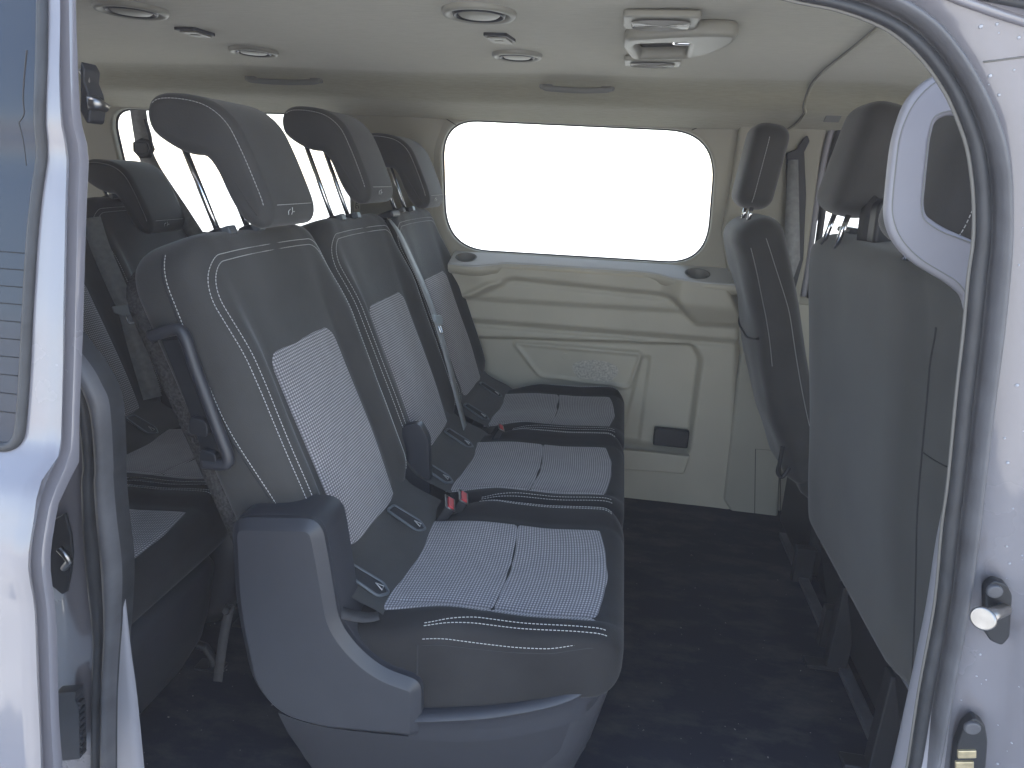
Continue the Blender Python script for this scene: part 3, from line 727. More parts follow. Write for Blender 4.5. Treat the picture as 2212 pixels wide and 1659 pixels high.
def rear_seat(x0, yc, label, near=False, detail=True, hdz=0.0, hdx=0.0, hr_y=0, lowered=False, group='cloth rear passenger seats'):
    t = thing('passenger_seat', label, 'car seat', (x0, yc, 0), group)
    # ---------- backrest
    def fr(a, h, d):
        p0 = Vector((-.414, 0, .337)) - NV*.075 + TV*h + NV*d; p0.y = a; return p0
    def bd(u, h):
        b = sst(.60, .84, abs(u))*(.030*sst(.10, .2, h)*(1-.75*sst(.55, .72, h)))
        b += -.010*(1-sst(.0, .62, abs(u)))*sst(.48, .62, h)
        b += .010*math.exp(-((h-.30)/.16)**2)*(1-sst(.3, .7, abs(u)))
        b += -.0035*math.exp(-((abs(u)-.60-.0)/.035)**2)*(sst(.1, .14, h)-sst(.53, .57, h))
        b += .0016*noise.noise(Vector((u*2.5+x0, h*9, yc*3)))
        return b
    bk = Pad(.785, .248, .150, fr, n=4.6, re=.036, rs=.02, rc=.085, disp=bd, wf=lambda h: .93+.07*sst(0, .25, h))
    mb = MB(); bk.mesh(mb, 56, 72); back = mb.build('backrest', 'cloth', t)
    # waffle panel, framed by its own soft edge
    def ins(u, v):
        h = .095+(.555-.095)*v; um = .57*(1-.05*(1-v))
        # rounded top corners
        top = .045; hh = h
        if v > .9: um *= 1-.22*((v-.9)/.1)**3
        e = min(1, (1-abs(u))*14)*min(1, (1-v)*22)*min(1, v*30+.0)
        return bk.front(-.04+u*um, hh, -.001+.0042*math.sqrt(max(0, e)))
    surf_grid('waffle_panel', ins, [-1+2*i/36 for i in range(37)], [j/70 for j in range(71)], 'weave', back)
    # double contrast stitching round the front face
    mb = MB()
    def path(us, inset_top):
        pts = []
        for i in range(40): h = .16+(.655-.16)*i/39; pts.append(bk.front(-us*(1-.02*(1-i/39)), h, .0006))
        for i in range(1, 14):
            a = math.pi/2*i/14; pts.append(bk.front(-us+(us*.24)*(1-math.cos(a)), .655+inset_top*math.sin(a), .0006))
        for i in range(24): pts.append(bk.front(-us*.76+us*1.52*i/23, .655+inset_top+.004*math.sin(math.pi*i/23), .0006))
        for i in range(13, 0, -1):
            a = math.pi/2*i/14; pts.append(bk.front(us-(us*.24)*(1-math.cos(a)), .655+inset_top*math.sin(a), .0006))
        for i in range(39, -1, -1): h = .16+(.655-.16)*i/39; pts.append(bk.front(us*(1-.02*(1-i/39)), h, .0006))
        return pts
    stitch_line(back, path(.935, .086)); stitch_line(back, path(.885, .074))
    sd = [bk.side(-1, .45-.33*sst(.25, .5, h)+.06*sst(.6, .72, h), h, .0006) for h in [.27+i*.0115 for i in range(44)]]
    if near: stitch_line(back, sd)
    if near:
        # piping groove behind the side stitch, and the darker knit below the shaped hem
        mb = MB(); mb.tube([bk.side(-1, .39-.33*sst(.25, .5, h)+.06*sst(.6, .72, h), h, .0003) for h in [.27+i*.0115 for i in range(44)]], .0016, 6); mb.build('seam', 'seam', back)
        def skirt(u, v):
            hh = (.03+.245*v); q = -1+1.72*u; hh = .03+((.262 if u < .55 else .262-.10*sst(.55, 1, u))+.018*math.sin(u*2.6)-.03)*v
            return bk.side(-1, max(-.96, min(.93, q)), hh, .003)
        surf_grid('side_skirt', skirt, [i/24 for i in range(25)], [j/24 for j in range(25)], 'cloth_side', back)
    # carpeted shell at the back
    mb = MB()
    cb = Pad(.72, .240, .05, lambda a, h, d: fr(a, h+.045, d-.066), n=5, re=.03, rs=.02, rc=.08); cb.mesh(mb, 30, 40); mb.build('back_shell', 'carpet_back', back)
    # ---------- sloping cloth between backrest and cushion, with the two anchor slots
    sl = [Vector((-.475, 0, .492)), Vector((-.450, 0, .461)), Vector((-.410, 0, .440)), Vector((-.368, 0, .422)), Vector((-.33, 0, .395))]
    sp_ = catmull(sl, 5)
    lp = surf_grid('lower_panel', lambda u, v: Vector((sp_[int(v)].x-.02*0, u, sp_[int(v)].z+.006*math.cos(u*6))), [-.235+i*.01 for i in range(46)], list(range(len(sp_))), 'cloth', t)
    lp.location.y = -.01
    if detail:
        T_ = (sp_[-4]-sp_[3]).normalized(); N_ = Vector((0, 1, 0)).cross(T_); N_ = -N_ if N_.z < 0 else N_
        for yy, nm in ((-.198, 'near'), (.050, 'far')):
            mid = Vector((-.412, yy, .447))+N_*.004
            def q3(a, b, c=0): return mid+Vector((0, 1, 0))*a+T_*b+N_*c
            o_ = rpoly([(-.012, -.045, 0), (.020, -.040, 0), (.024, .030, 0), (.008, .050, 0), (-.016, .035, 0)], .008, 4)
            mb = MB(); mb.tube([q3(p.x, p.y) for p in o_], .0030, 8, closed=True); fm = mb.build('anchor_frame', 'bluegrey', t)
            mb = MB(); mb.add([q3(p.x*.9, p.y*.9, .0006) for p in o_], [tuple(range(len(o_)))]); mb.build('slot', 'seam', fm)
            mb = MB(); mb.tube([q3(.002, .035, .002), q3(.008, .018, .003), q3(.014, .034, .002)], .0012, 6, closed=True); mb.build('mark', 'thread', fm)
    # ---------- cushion
    def fc(a, h, d): return Vector((-.425+h, a, .332+d))
    def cd(u, h):
        b = .020*sst(.66, .86, abs(u))*sst(.05, .2, h)*(1-sst(.44, .50, h))
        b += -.010*(1-sst(0, .6, abs(u)))*math.sin(math.pi*min(1, h/.45))
        b += -.0040*math.exp(-((abs(u)-.70)/.03)**2)*sst(.06, .1, h)
        b += .0018*noise.noise(Vector((u*3, h*9, yc*5)))
        return b
    cy = -.035
    cu = Pad(.495, .252, .205, lambda a, h, d: Vector((-.425+h, a+cy, .332+d+.046*sst(.14, .49, h)+.010*sst(.30, .46, h)-.02*sst(.2, 0, h))), tf=lambda h: .046*sst(.14, .49, h), n=8, re=.040, rs=.015, rc=.060, disp=cd)
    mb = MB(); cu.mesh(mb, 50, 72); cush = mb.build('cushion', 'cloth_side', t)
    gx = .255
    def insc(u, v):
        h = .045+(.44-.045)*v; um = .69
        e = min(1, (1-abs(u))*14)*min(1, (1-v)*22)*min(1, v*30)
        dv = math.exp(-((h-gx)/.0035)**2)
        hb = h-.012*(1-u*u)*0+.020*(1-(u)**2)*v
        return cu.front(-.10+u*um, hb, -.001+.0045*math.sqrt(max(0, e))-.0042*dv)
    vs = sorted([j/60 for j in range(61)]+[(gx-.045+k*.0012)/.38 for k in range(-4, 5)])
    surf_grid('waffle_panel', insc, [-1+2*i/40 for i in range(41)], vs, 'weave', cush)
    mb = MB()
    hs = [.15+i*.315/40 for i in range(41)]
    mb = MB(); mb.tube([cu.side(-1, .62-1.5*i/14, .142, .0003) for i in range(15)], .0016, 6); mb.tube([cu.side(-1, .60-.05*sst(.15, .45, h)+.18*sst(.36, .46, h), h, .0002) for h in hs[:-3]], .0011, 6); mb.build('seam', 'seam', cush)
    for sg in (-1, 1):
        k0 = .885 if sg < 0 else .86
        stitch_line(cush, [cu.front(sg*(k0-.00+.06*sst(.25, .15, h)), h, .0006) for h in hs])
        stitch_line(cush, [cu.front(sg*(k0+.045+.03*sst(.25, .15, h)), h, .0006) for h in hs])
        if sg < 0: stitch_line(cush, [cu.side(-1, .70-.05*sst(.15, .45, h)+.18*sst(.36, .46, h), h, .0006) for h in hs])
    # ---------- plastic base and legs
    mb = MB()
    W = .205
    rings = []
    for z, xa, xb, w_ in ((.012, -.40, -.06, .17), (.03, -.44, -.035, .19), (.10, -.50, .005, .21), (.17, -.52, .03, W), (.24, -.52, .045, W+.002), (.30, -.50, .058, W), (.325, -.48, .05, W-.01)):
        rr = rpoly([(xa, -w_-.0+cy, z), (xb, -w_+cy, z), (xb, w_+cy, z), (xa, w_+cy, z)], .07, 6); rings.append(rr)
    mb.loft(rings); mb.build('base', 'plastic', t)
    for xx, yy in ((-.02, -.17), (-.02, .15), (-.40, -.17), (-.40, .15)):
        mb = MB(); mb.tube([(xx-.03, yy, .07), (xx+.02, yy, .06), (xx+.035, yy, .03), (xx+.035, yy, .004)], .011, 8); mb.box((xx+.03, yy, .008), (.07, .035, .008)); mb.build('leg', 'plastic_dark', t, bevel=.002)
    headrest(t, -.012, hdx, hdz, hw=.100, stitch=detail, emblem=detail)
    return t, bk, cu

YS = (1.255, 1.755, 2.245)
s1, bk1, cu1 = rear_seat(0, YS[0], 'nearest grey cloth seat with moulded plastic side cover and tallest raised headrest', near=True, hdz=0, hdx=-.024)
s2, bk2, cu2 = rear_seat(0, YS[1], 'middle cloth seat of the row, between the nearest seat and the one at the window', hdz=.028, hdx=-.028)
s3, bk3, cu3 = rear_seat(0, YS[2], 'cloth seat of the nearer row placed against the large side window', hdz=.0, hdx=-.016)

def rel(t, p): return Vector(p)-t.location
# near seat: moulded side cover --------------------------------------------------
YC = .958
cov = [(500, 1114), (696, 1117), (712, 1200), (735, 1340), (775, 1395), (830, 1440), (912, 1468), (914, 1590), (700, 1570), (606, 1542), (545, 1470), (510, 1300)]
P = [rel(s1, at(x, y, 'y', YC)) for x, y in cov]
base = rpoly(P, [.032, .034, .04, .045, .03, .04, .022, .022, .03, .04, .05, .05], 6)
def scaled(P, d):
    n = len(P); out = []
    ar = sum(P[i].x*P[(i+1) % n].z-P[(i+1) % n].x*P[i].z for i in range(n)); sg = 1 if ar > 0 else -1
    for i in range(n):
        a = (P[i]-P[i-1]); b = (P[(i+1) % n]-P[i]); t_ = (a.normalized()+b.normalized()).normalized()
        out.append(P[i]+Vector((-t_.z, 0, t_.x))*d*sg)
    return out
mb = MB(); rings = []
yb = base[0].y
for d, y in ((.0, .085), (0, .012), (.003, .004), (.0105, -.0035), (.0125, -.004)):
    dd = d
    rings.append([Vector((p.x, yb+y, p.z)) for p in scaled(base, dd)])
mb.loft(rings[:])
scv = mb.build('side_cover', 'plastic', s1, auto=30)
# raised face plate: bright chamfer then flat face
core = cov
P = [rel(s1, at(x, y, 'y', YC)) for x, y in core]
base2 = rpoly(P, [.032, .034, .04, .045, .03, .04, .022, .022, .03, .04, .05, .05], 6)
mb = MB(); rings = []
for d, y in ((.0015, .01), (.0015, -.002), (.0165, -.0155), (.0185, -.0165)):
    rings.append([Vector((p.x, yb+y, p.z)) for p in scaled(base2, d)])
mb.loft(rings); mb.build('cover_face', 'plastic', scv, auto=24)
# lower front skirt running under the cushion
def curve_y(pts, y): return catmull([rel(s1, at(px, py, 'y', y)) for px, py in pts], 6)
topE = curve_y([(884, 1541), (980, 1537), (1080, 1531), (1210, 1512), (1275, 1490), (1314, 1448)], YC)
botE = curve_y([(884, 1594), (980, 1600), (1080, 1598), (1210, 1578), (1270, 1560), (1304, 1530)], YC+.004)
mb = MB(); rings = []
for k, (a, b_) in enumerate(zip(topE, botE)):
    f = k/(len(topE)-1); inn = Vector((0, .06*f**3, 0)); d = b_-a
    rings.append([a+Vector((0, .05, .0))+inn, a+Vector((0, .008, .001))+inn, a+Vector((0, -.004, 0))+inn, a+Vector((0, -.011, -.004))+d*.04+inn, a+d*.14+Vector((0, -.013, 0))+inn, a+d*.3+Vector((0, -.008, 0))+inn, a+d*.6+Vector((0, -.008, 0))+inn, a+d*.96+Vector((0, -.006, 0))+inn, b_+Vector((0, .004, 0))+inn, b_+Vector((0, .05, 0))+inn])
mb.loft(rings); mb.build('cushion_rail', 'plastic', s1, auto=50)
T2 = curve_y([(600, 1540), (700, 1570), (884, 1592), (980, 1598), (1080, 1596), (1210, 1576), (1302, 1532)], YC+.026)
B2 = curve_y([(660, 1640), (720, 1700), (884, 1760), (980, 1770), (1080, 1770), (1180, 1740), (1262, 1660)], YC+.05)
mb = MB(); rings = []
for k, (a, b_) in enumerate(zip(T2, B2)):
    f = k/(len(T2)-1); inn = Vector((0, .05*f**4, 0)); d = b_-a
    rings.append([a+Vector((0, .08, 0))+inn, a+inn, a+d*.4+Vector((0, -.004, 0))+inn, a+d*.8+inn, b_+inn, b_+Vector((0, .08, 0))+inn])
mb.loft(rings); mb.build('lower_skirt', 'plastic', s1, auto=50)
# far side recliner cover
mb = MB(); P = rpoly([rel(s1, at(x, y, 'y', 1.52)) for x, y in ((868, 920), (905, 915), (925, 950), (930, 1085), (905, 1135), (878, 1085), (872, 1000))], .012, 3)
mb.prism(P, (0, .028, 0)); mb.build('recliner_cover', 'plastic', s1, bevel=.008, segs=3)
mb = MB(); P = rpoly([rel(s1, at(x, y, 'y', 1.50)) for x, y in ((893, 1110), (925, 1080), (938, 1098), (936, 1125), (912, 1150), (890, 1132))], .008, 3)
mb.prism(P, (0, .03, 0)); mb.build('belt_anchor', 'bluegrey', s1, bevel=.006, segs=3)
# grab handle and recliner knobs on the outer rear edge
hp_ = [rel(s1, at(x, y, 'y', .992)) for x, y in ((327, 727), (352, 718), (383, 712), (400, 730), (420, 790), (450, 870), (478, 945), (492, 985), (486, 1003), (440, 1000))]
mb = MB(); mb.tube(catmull(hp_, 5), .0105, 12); mb.build('side_handle', 'plastic', s1)
inn = [rel(s1, at(x, y, 'y', .999)) for x, y in ((345, 735), (385, 730), (415, 800), (480, 985), (440, 995), (395, 860))]
mb = MB(); mb.prism(inn, (0, .03, 0)); mb.build('handle_well', 'plastic_dark', s1, bevel=.004)
for x, y, r in ((425, 925, .020), (446, 992, .018)):
    c = rel(s1, at(x, y, 'y', .985)); mb = MB(); mb.prism(rpoly([c+Vector((-r*.9, 0, -r*.6)), c+Vector((r*.9, 0, -r*.8)), c+Vector((r*1.0, 0, r*.6)), c+Vector((-r*.6, 0, r))], r*.5, 3), (0, .03, 0)); mb.build('lever', 'plastic_dark', s1, bevel=.005, segs=3)
# pull straps
def strap(name, pts, wd, nrm, parent, m='strap_light'):
    mb = MB(); ribbon(mb, catmull([rel(parent, p) for p in pts], 6), wd, nrm, .0022); return mb.build(name, m, parent)
strap('pull_strap', [at(*p) for p in ((708, 1312, 'y', .955), (728, 1320, 'y', .965), (755, 1328, 'y', .97), (790, 1334, 'y', .975), (818, 1330, 'y', .985))], .020, [Vector((.1, -.75, .5)).lerp(Vector((.0, -.1, 1)), i/24) for i in range(25)], s1)
strap('hanging_strap', [at(*p) for p in ((498, 1305, 'y', 1.05), (492, 1330, 'y', 1.04), (484, 1370, 'y', 1.03), (478, 1410, 'y', 1.03), (470, 1472, 'y', 1.03))], .0175, Vector((.25, -1, 0)), s1)
c = rel(s1, at(490, 1318, 'y', 1.03)); mb = MB(); mb.box(c, (.013, .012, .016), Matrix.Rotation(.4, 3, 'Y')); mb.build('strap_stop', 'strap_light', s1, bevel=.003)

# third row: copies with their parts, lowered headrests
def kids(o): return [c for c in bpy.data.objects if c.parent == o]
def copy_tree(o, parent=None):
    c = o.copy(); COL.objects.link(c)
    if parent: c.parent = parent
    for ch in kids(o): copy_tree(ch, c)
    return c
for yy, lab in ((1.12, 'rear row seat nearest the open sliding door, in deep shadow'), (1.61, 'rear row seat in the middle, in shadow behind the nearest seat'), (2.10, 'rear row seat by the far rear window with a fully lowered headrest')):
    r = copy_tree(s2); r.location = (-.90, yy, 0); r['label'] = lab
    for ch in kids(r):
        if ch.name.startswith(('headrest', 'post.', 'post')) and not ch.name.startswith('post_guide'): ch.location = ch.location - TV*.155

# buckles ------------------------------------------------------------------------
def buckle(px, py, y, lab, ang=0.0, s=1.0, tilt=-.5):
    p = at(px, py, 'y', y)
    t = thing('belt_buckle', lab, 'buckle', p, 'red buttoned seat belt buckles')
    R = Matrix.Rotation(ang, 3, 'Z') @ Matrix.Rotation(tilt, 3, 'Y')
    mb = MB(); mb.box(R @ Vector((0, 0, -.0375*s+.0055*s)), (.020*s, .046*s, .075*s), R); mb.build('housing', 'plastic_dark', t, bevel=.005, segs=3)
    mb = MB(); mb.tube([R @ Vector((a, b, .006*s)) for a, b in ((-.010*s, -.023*s), (.010*s, -.023*s), (.010*s, .023*s), (-.010*s, .023*s))], .0018, 6, closed=True); mb.build('rim', 'steel', t)
    mb = MB(); mb.box(R @ Vector((.0015*s, 0, .006*s)), (.012*s, .038*s, .006*s), R); mb.build('button', 'red', t, bevel=.002)
buckle(968, 1092, 1.40, 'nearer of the paired red buckles between the nearest and middle seats', .25, 1.25, .55)
buckle(997, 1078, 1.435, 'farther of the paired red buckles between the nearest and middle seats', .25, 1.2, .55)
buckle(1080, 926, 1.92, 'lone red buckle between the middle seat and the window seat', .25, .95, .5)
buckle(402, 885, 1.75, 'small pale buckle end showing behind the nearest seat handle', .3, .7, .3)

# seat belts ---------------------------------------------------------------------
def on_back(px, py, lift=.012, x0=0):
    p0 = Vector((-.414+x0, 0, .337)); return at_plane(px, py, p0+NV*lift, NV)
def belt(name, lab, pts, wd, nrm, tongue_at=None, tdir=None, m='strap', th=.0016):
    c = pts[0]; t = thing(name, lab, 'seat belt', c)
    cp = catmull([p-c for p in pts], 6); mb = MB()
    nn = [nrm[0].lerp(nrm[1], i/(len(cp)-1)) for i in range(len(cp))] if isinstance(nrm, list) else nrm
    ribbon(mb, cp, wd, nn, th); mb.build('webbing', m, t)
    if tongue_at is not None:
        q = tongue_at-c; td = tdir.normalized(); n_ = (nn[len(cp)//2] if isinstance(nn, list) else nn).normalized(); sd = n_.cross(td).normalized(); n_ = td.cross(sd)
        R = Matrix((sd, td, n_)).transposed()
        mb = MB(); mb.prism([q+n_*-.004+R @ Vector((a, b, 0)) for a, b in ((-.033, .006), (.033, .014), (.034, -.004), (.016, -.020), (-.016, -.022), (-.034, -.010))], n_*.010); mb.build('tongue_grip', 'grip', t, bevel=.003)
        mb = MB(); mb.tube([q+R @ Vector((a, b, 0)) for a, b in rp_]+[], .0022, 6, closed=True); mb.build('tongue', 'chrome', t)
rp_ = [(p.x, p.y) for p in rpoly([(-.009, -.020, 0), (.009, -.020, 0), (.009, -.045, 0), (-.009, -.045, 0)], .004, 3)]
b = [on_back(x, y, l) for x, y, l in ((838, 470, .0), (860, 500, .022), (888, 560, .040), (915, 620, .052), (943, 695, .058), (968, 780, .058), (988, 860, .05), (1006, 930, .035), (1014, 965, .01))]
belt('seat_belt', 'grey seat belt hanging from the shoulder of the middle seat with its tongue', b, .047, NV, on_back(944, 688, .064), (b[3]-b[5])*1)
mb = MB(); q = on_back(840, 468, .0); mb.box(rel(s2, q+Vector((0, .0, .004))), (.05, .075, .022), Matrix((NV, Vector((0, 1, 0)), TV)).transposed()); mb.build('belt_outlet', 'plastic_dark', s2, bevel=.008, segs=3)
p0 = Vector((-.414-.90, 0, .337))+NV*.06
b = [at_plane(x, y, p0, NV) for x, y in ((196, 470), (215, 530), (240, 590), (262, 640), (275, 668))]
belt('seat_belt', 'blue-grey seat belt in front of the rear row with tongue near its end', b+[at_plane(300, 760, p0, NV), at_plane(330, 860, p0, NV)], .050, Vector((.62, -.72, .3)), at_plane(272, 665, p0+NV*.01, NV), (b[1]-b[4]))
b = [at(x, y, 'y', 2.36) for x, y in ((298, 236), (306, 290), (314, 330))]
belt('seat_belt', 'dark belt hanging from the roof in front of the rear side window', b+[at(330, 365, 'y', 2.33), at(352, 400, 'y', 2.28), at(385, 450, 'y', 2.2), at(430, 520, 'y', 2.12)], .055, Vector((.25, -1, .1)), None, None)
p = at(309, 318, 'y', 2.35); t = thing('belt_guide', 'round dark guide clip on the belt at the rear side window', 'belt guide', p)
mb = MB(); mb.tube([(-.028, 0, .01), (-.03, 0, -.012), (-.012, 0, -.03), (.02, 0, -.026), (.036, 0, -.004), (.03, 0, .016), (0, 0, .022)], .010, 8, closed=True); mb.build('ring', 'plastic_dark', t)
mb = MB(); mb.box((0, -.004, -.002), (.05, .014, .04)); mb.build('body', 'plastic_dark', t, bevel=.006, segs=3)
mb = MB(); mb.tube([(.020, 0, .095), (.032, 0, .04), (.034, 0, .01)], .006, 8); mb.build('stalk', 'plastic_dark', t)

# ================================================================== FRONT SEATS
def front_pad(t, frame, L, W, T, name, m='cloth', **k):
    p = Pad(L, W, T, frame, **k); mb = MB(); p.mesh(mb, 44, 60); return p, mb.build(name, m, t)
# near double bench
TB = math.radians(9.2); tb = Vector((-math.sin(TB), 0, math.cos(TB))); nb = Vector((-math.cos(TB), 0, -math.sin(TB)))   # out of the rear face
t = thing('front_bench', 'wide dark front passenger bench seen from behind, with two headrests', 'car seat', (.65, 1.46, 0))
def frb(a, h, d): return Vector((.650-.65, -a, .315))+tb*h+nb*(d)
bp_, bo = front_pad(t, frb, .785, .405, .14, 'backrest', m='bench_back', n=6, re=.04, rs=.02, rc=.10, disp=lambda u, h: .006*noise.noise(Vector((u*2, h*4, 1)))-.014*sst(.62, .75, u)*1)
mb = MB(); mb.tube([bp_.front(.80+.04*sst(.62, .70, h), h, .0004) for h in [.02+i*.0172 for i in range(40)]], .0016, 6)
mb.tube([bp_.front(u, .48, .0004) for u in [.80+i*.02 for i in range(9)]], .0014, 6); mb.build('seam', 'seam', bo)
mb = MB(); mb.box((.27, 0, .30), (.50, .80, .16)); mb.build('cushion', 'cloth', t, bevel=.05, segs=4)
mb = MB(); mb.prism([Vector((.04, -.36, .02)), Vector((.50, -.36, .02)), Vector((.50, -.36, .30)), Vector((-.02, -.36, .30)), Vector((-.02, -.36, .24))], (0, .74, 0)); mb.build('base', 'plastic_dark', t, bevel=.01)
mb = MB(); mb.tube([(-.045, -.40, .31), (-.05, -.1, .305), (-.045, .34, .30)], .004, 6); mb.build('hem_rod', 'rubber_grey', t)
for yy in (.14, -.18): mb = MB(); mb.box((-.005, yy, .13), (.05, .035, .24)); mb.box((-.03, yy, .012), (.10, .04, .012)); mb.build('leg', 'plastic_dark', t, bevel=.004)
def front_head(parent, px, py, y, w, h, th, tilt, stitch=False, pl=.07):
    c = at(px, py, 'y', y)-parent.location
    ft = Vector((math.sin(tilt), 0, math.cos(tilt))); fn = Vector((-math.cos(tilt), 0, math.sin(tilt)))
    def fr(a, hh, d): return c+Vector((0, a, 0))+ft*(hh-h/2)+fn*d
    p = Pad(h, w/2, th, fr, n=3.4, re=.035, rs=.04, rc=.06, rcs=.05, disp=lambda u, hh: .0)
    mb = MB(); p.mesh(mb, 30, 44); o = mb.build('headrest', 'cloth', parent)
    if stitch:
        stitch_line(o, [p.side(-1, .2, .02+i*.008, .0005) for i in range(int((h-.05)/.008))])
    for s_ in (-.05, .05):
        mb = MB(); mb.cyl(c+Vector((0, s_, 0))-ft*(h/2-.01), c+Vector((0, s_, 0))-ft*(h/2+pl), .006, 10); mb.build('post', 'chrome', parent)
    return o
front_head(t, 1862, 350, 1.66, .215, .235, .105, .20)
front_head(t, 2066, 372, 1.16, .25, .24, .115, .20, True, pl=.02)
mb = MB(); ribbon(mb, catmull([rel(t, at(x, y, 'y', 1.55)) for x, y in ((1893, 425), (1882, 436), (1872, 470), (1866, 520))], 6), .038, Vector((-.9, -.4, .1)), .003); mb.build('belt_strap', 'strap_light', t)
mb = MB(); P = [rel(t, at(x, y, 'y', 1.50)) for x, y in ((1898, 440), (1925, 425), (1935, 540), (1885, 530))]; mb.prism(P, (0, .05, 0)); mb.build('belt_tower', 'plastic_dark', t, bevel=.01, segs=3)
mb = MB(); q = rel(t, at(1836, 497, 'y', 1.70)); mb.box(q, (.03, .10, .012)); mb.build('post_guide', 'plastic_dark', t, bevel=.004)

# driver seat beyond
t = thing('driver_seat', 'single driver seat beyond the bench, seen from behind at its inner side', 'car seat', (.60, 2.20, 0))
TD = math.radians(19.5); td = Vector((-math.sin(TD), 0, math.cos(TD))); nd = Vector((-math.cos(TD), 0, -math.sin(TD)))
def frd(a, h, d): return Vector((.045, -a, .335))+td*h+nd*(d+.010*math.sin(min(1, h/.55)*math.pi))
dp, do_ = front_pad(t, frd, .81, .215, .14, 'backrest', n=3.6, re=.05, rs=.03, rc=.10, disp=lambda u, h: .012*noise.noise(Vector((u*1.5, h*6, 6)))+.006*math.exp(-((h-.30)/.12)**2))
stitch_line(do_, [dp.side(1, -.35+.3*sst(.5, .8, h), h, .0006) for h in [.20+i*.012 for i in range(48)]]); stitch_line(do_, [dp.side(1, .55, h, .0006) for h in [.40+i*.012 for i in range(30)]])
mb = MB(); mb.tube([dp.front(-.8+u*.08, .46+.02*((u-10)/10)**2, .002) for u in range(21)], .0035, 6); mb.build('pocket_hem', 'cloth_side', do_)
front_head(t, 1640, 362, 2.16, .20, .235, .105, .12, True, pl=.04)
mb = MB(); mb.box((.25, 0, .36), (.50, .46, .15)); mb.build('cushion', 'cloth', t, bevel=.05, segs=4)
mb = MB(); mb.box((.27, .02, .15), (.40, .38, .28)); mb.build('base', 'plastic_dark', t, bevel=.02, segs=3)
mb = MB(); mb.tube(catmull([rel(t, at(x, y, 'y', 2.0)) for x, y in ((1690, 965), (1684, 1000), (1680, 1020), (1690, 1030), (1705, 1010))], 5), .006, 8); mb.build('hook', 'plastic_dark', t)

# dark plinth and rail along the floor under the front seats
t = thing('seat_plinth', 'low dark plinth with sliding rail under the front seats', 'plinth', (.70, 1.6, 0))
p1 = at(1712, 1150, 'z', .02); p2 = at(1925, 1650, 'z', .02)
mb = MB(); mb.prism([Vector((p1.x+.02-.7, p1.y-1.6, .005)), Vector((p2.x+.02-.7, p2.y-1.6-.4, .005)), Vector((1.0-.7, -.8, .005)), Vector((1.0-.7, p1.y-1.6, .005))], (0, 0, .11)); mb.build('plinth', 'plastic_dark', t, bevel=.006)
mb = MB(); mb.box((-.035, -.05, .012), (.03, 1.5, .016)); mb.build('rail', 'rubber_grey', t, bevel=.003)
for yy in (.42, .10): mb = MB(); mb.box((-.04, yy, .06), (.06, .03, .12)); mb.build('bracket', 'plastic_dark', t, bevel=.004)

# ================================================================== NEAR BODY SIDE: front jamb, seal, striker
PN = Vector((0, -1, -.10)).normalized()                     # body side leans in a little with height
def body(px, py, lift=0): return at_plane(px, py, Vector((0, .76, .9))+PN*lift, PN)
def bodyZ(x, z, lift=0): # point of the leaning body plane
    y = .76+(.9-z)*PN.z/PN.y*-1*-1
    y = .76-(z-.9)*(PN.z/PN.y)
    return Vector((x, y, z))+PN*lift
inner = [(1560, -40), (1711, 0), (1815, 22), (1907, 57), (1965, 98), (2007, 143), (2045, 200), (2067, 247), (2090, 310), (2101, 370), (2107, 440), (2106, 520), (2095, 600), (2084, 720), (2069, 850), (2051, 1037), (2037, 1139), (2021, 1306), (1987, 1489), (1961, 1659), (1935, 1780)]
outerb = [(1760, -60), (1870, -38), (1964, 0), (2020, 42), (2054, 80), (2090, 132), (2121, 187), (2148, 245), (2167, 300), (2178, 360), (2183, 430), (2183, 520), (2178, 600), (2166, 720), (2148, 860), (2127, 1037), (2116, 1139), (2094, 1289), (2066, 1450), (2027, 1659), (2003, 1780)]
I_ = catmull([body(*p) for p in inner], 5); O_ = catmull([body(*p) for p in outerb], 5)
rings = []
for a, b_ in zip(I_, O_):
    w_ = b_-a
    def q(f, l): return a+w_*f+PN*l
    rv = (a-EYE).normalized(); rings.append([a+rv*.06+w_*.12, a+rv*.02+w_*.04, q(0, .000), q(.06, .006), q(.16, .008), q(.30, .006), q(.40, .004), q(.46, -.004), q(.50, -.008), q(.545, .0), q(.60, .010), q(.70, .017), q(.80, .018), q(.90, .012), q(.97, .002), q(1.0, -.010)])
t = thing('door_weatherstrip', 'thick black rubber weatherstrip curving round the front of the door opening', 'weatherstrip', (.35, .76, .9))
mb = MB(); mb.loft([[p-t.location for p in r] for r in rings], cap=False, closed=False); ws = mb.build('lip', ['rubber', 'rubber_grey'], t)
for p in ws.data.polygons:
    j = min(p.vertices) % 16
    p.material_index = 1 if j >= 8 else 0
# painted jamb outside the seal
def jamb():
    mb = MB(); rings = []
    for a, b_ in zip(I_, O_):
        w_ = (b_-a); wn = w_.normalized()
        r_ = [b_-w_*.08-PN*.012, b_+wn*.004-PN*.010, b_+wn*.010-PN*.006, b_+wn*.03-PN*.002, b_+wn*.055+PN*.004, b_+wn*.068+PN*.012, b_+wn*.080+PN*.030, b_+wn*.10+PN*.040, b_+wn*.16+PN*.042, b_+wn*.30+PN*.042, b_+wn*.6+PN*.04]
        rings.append(r_)
    mb.loft(rings, cap=False, closed=False); o = mb.build('door_frame', 'paint'); structure(o); return o
jm = jamb()
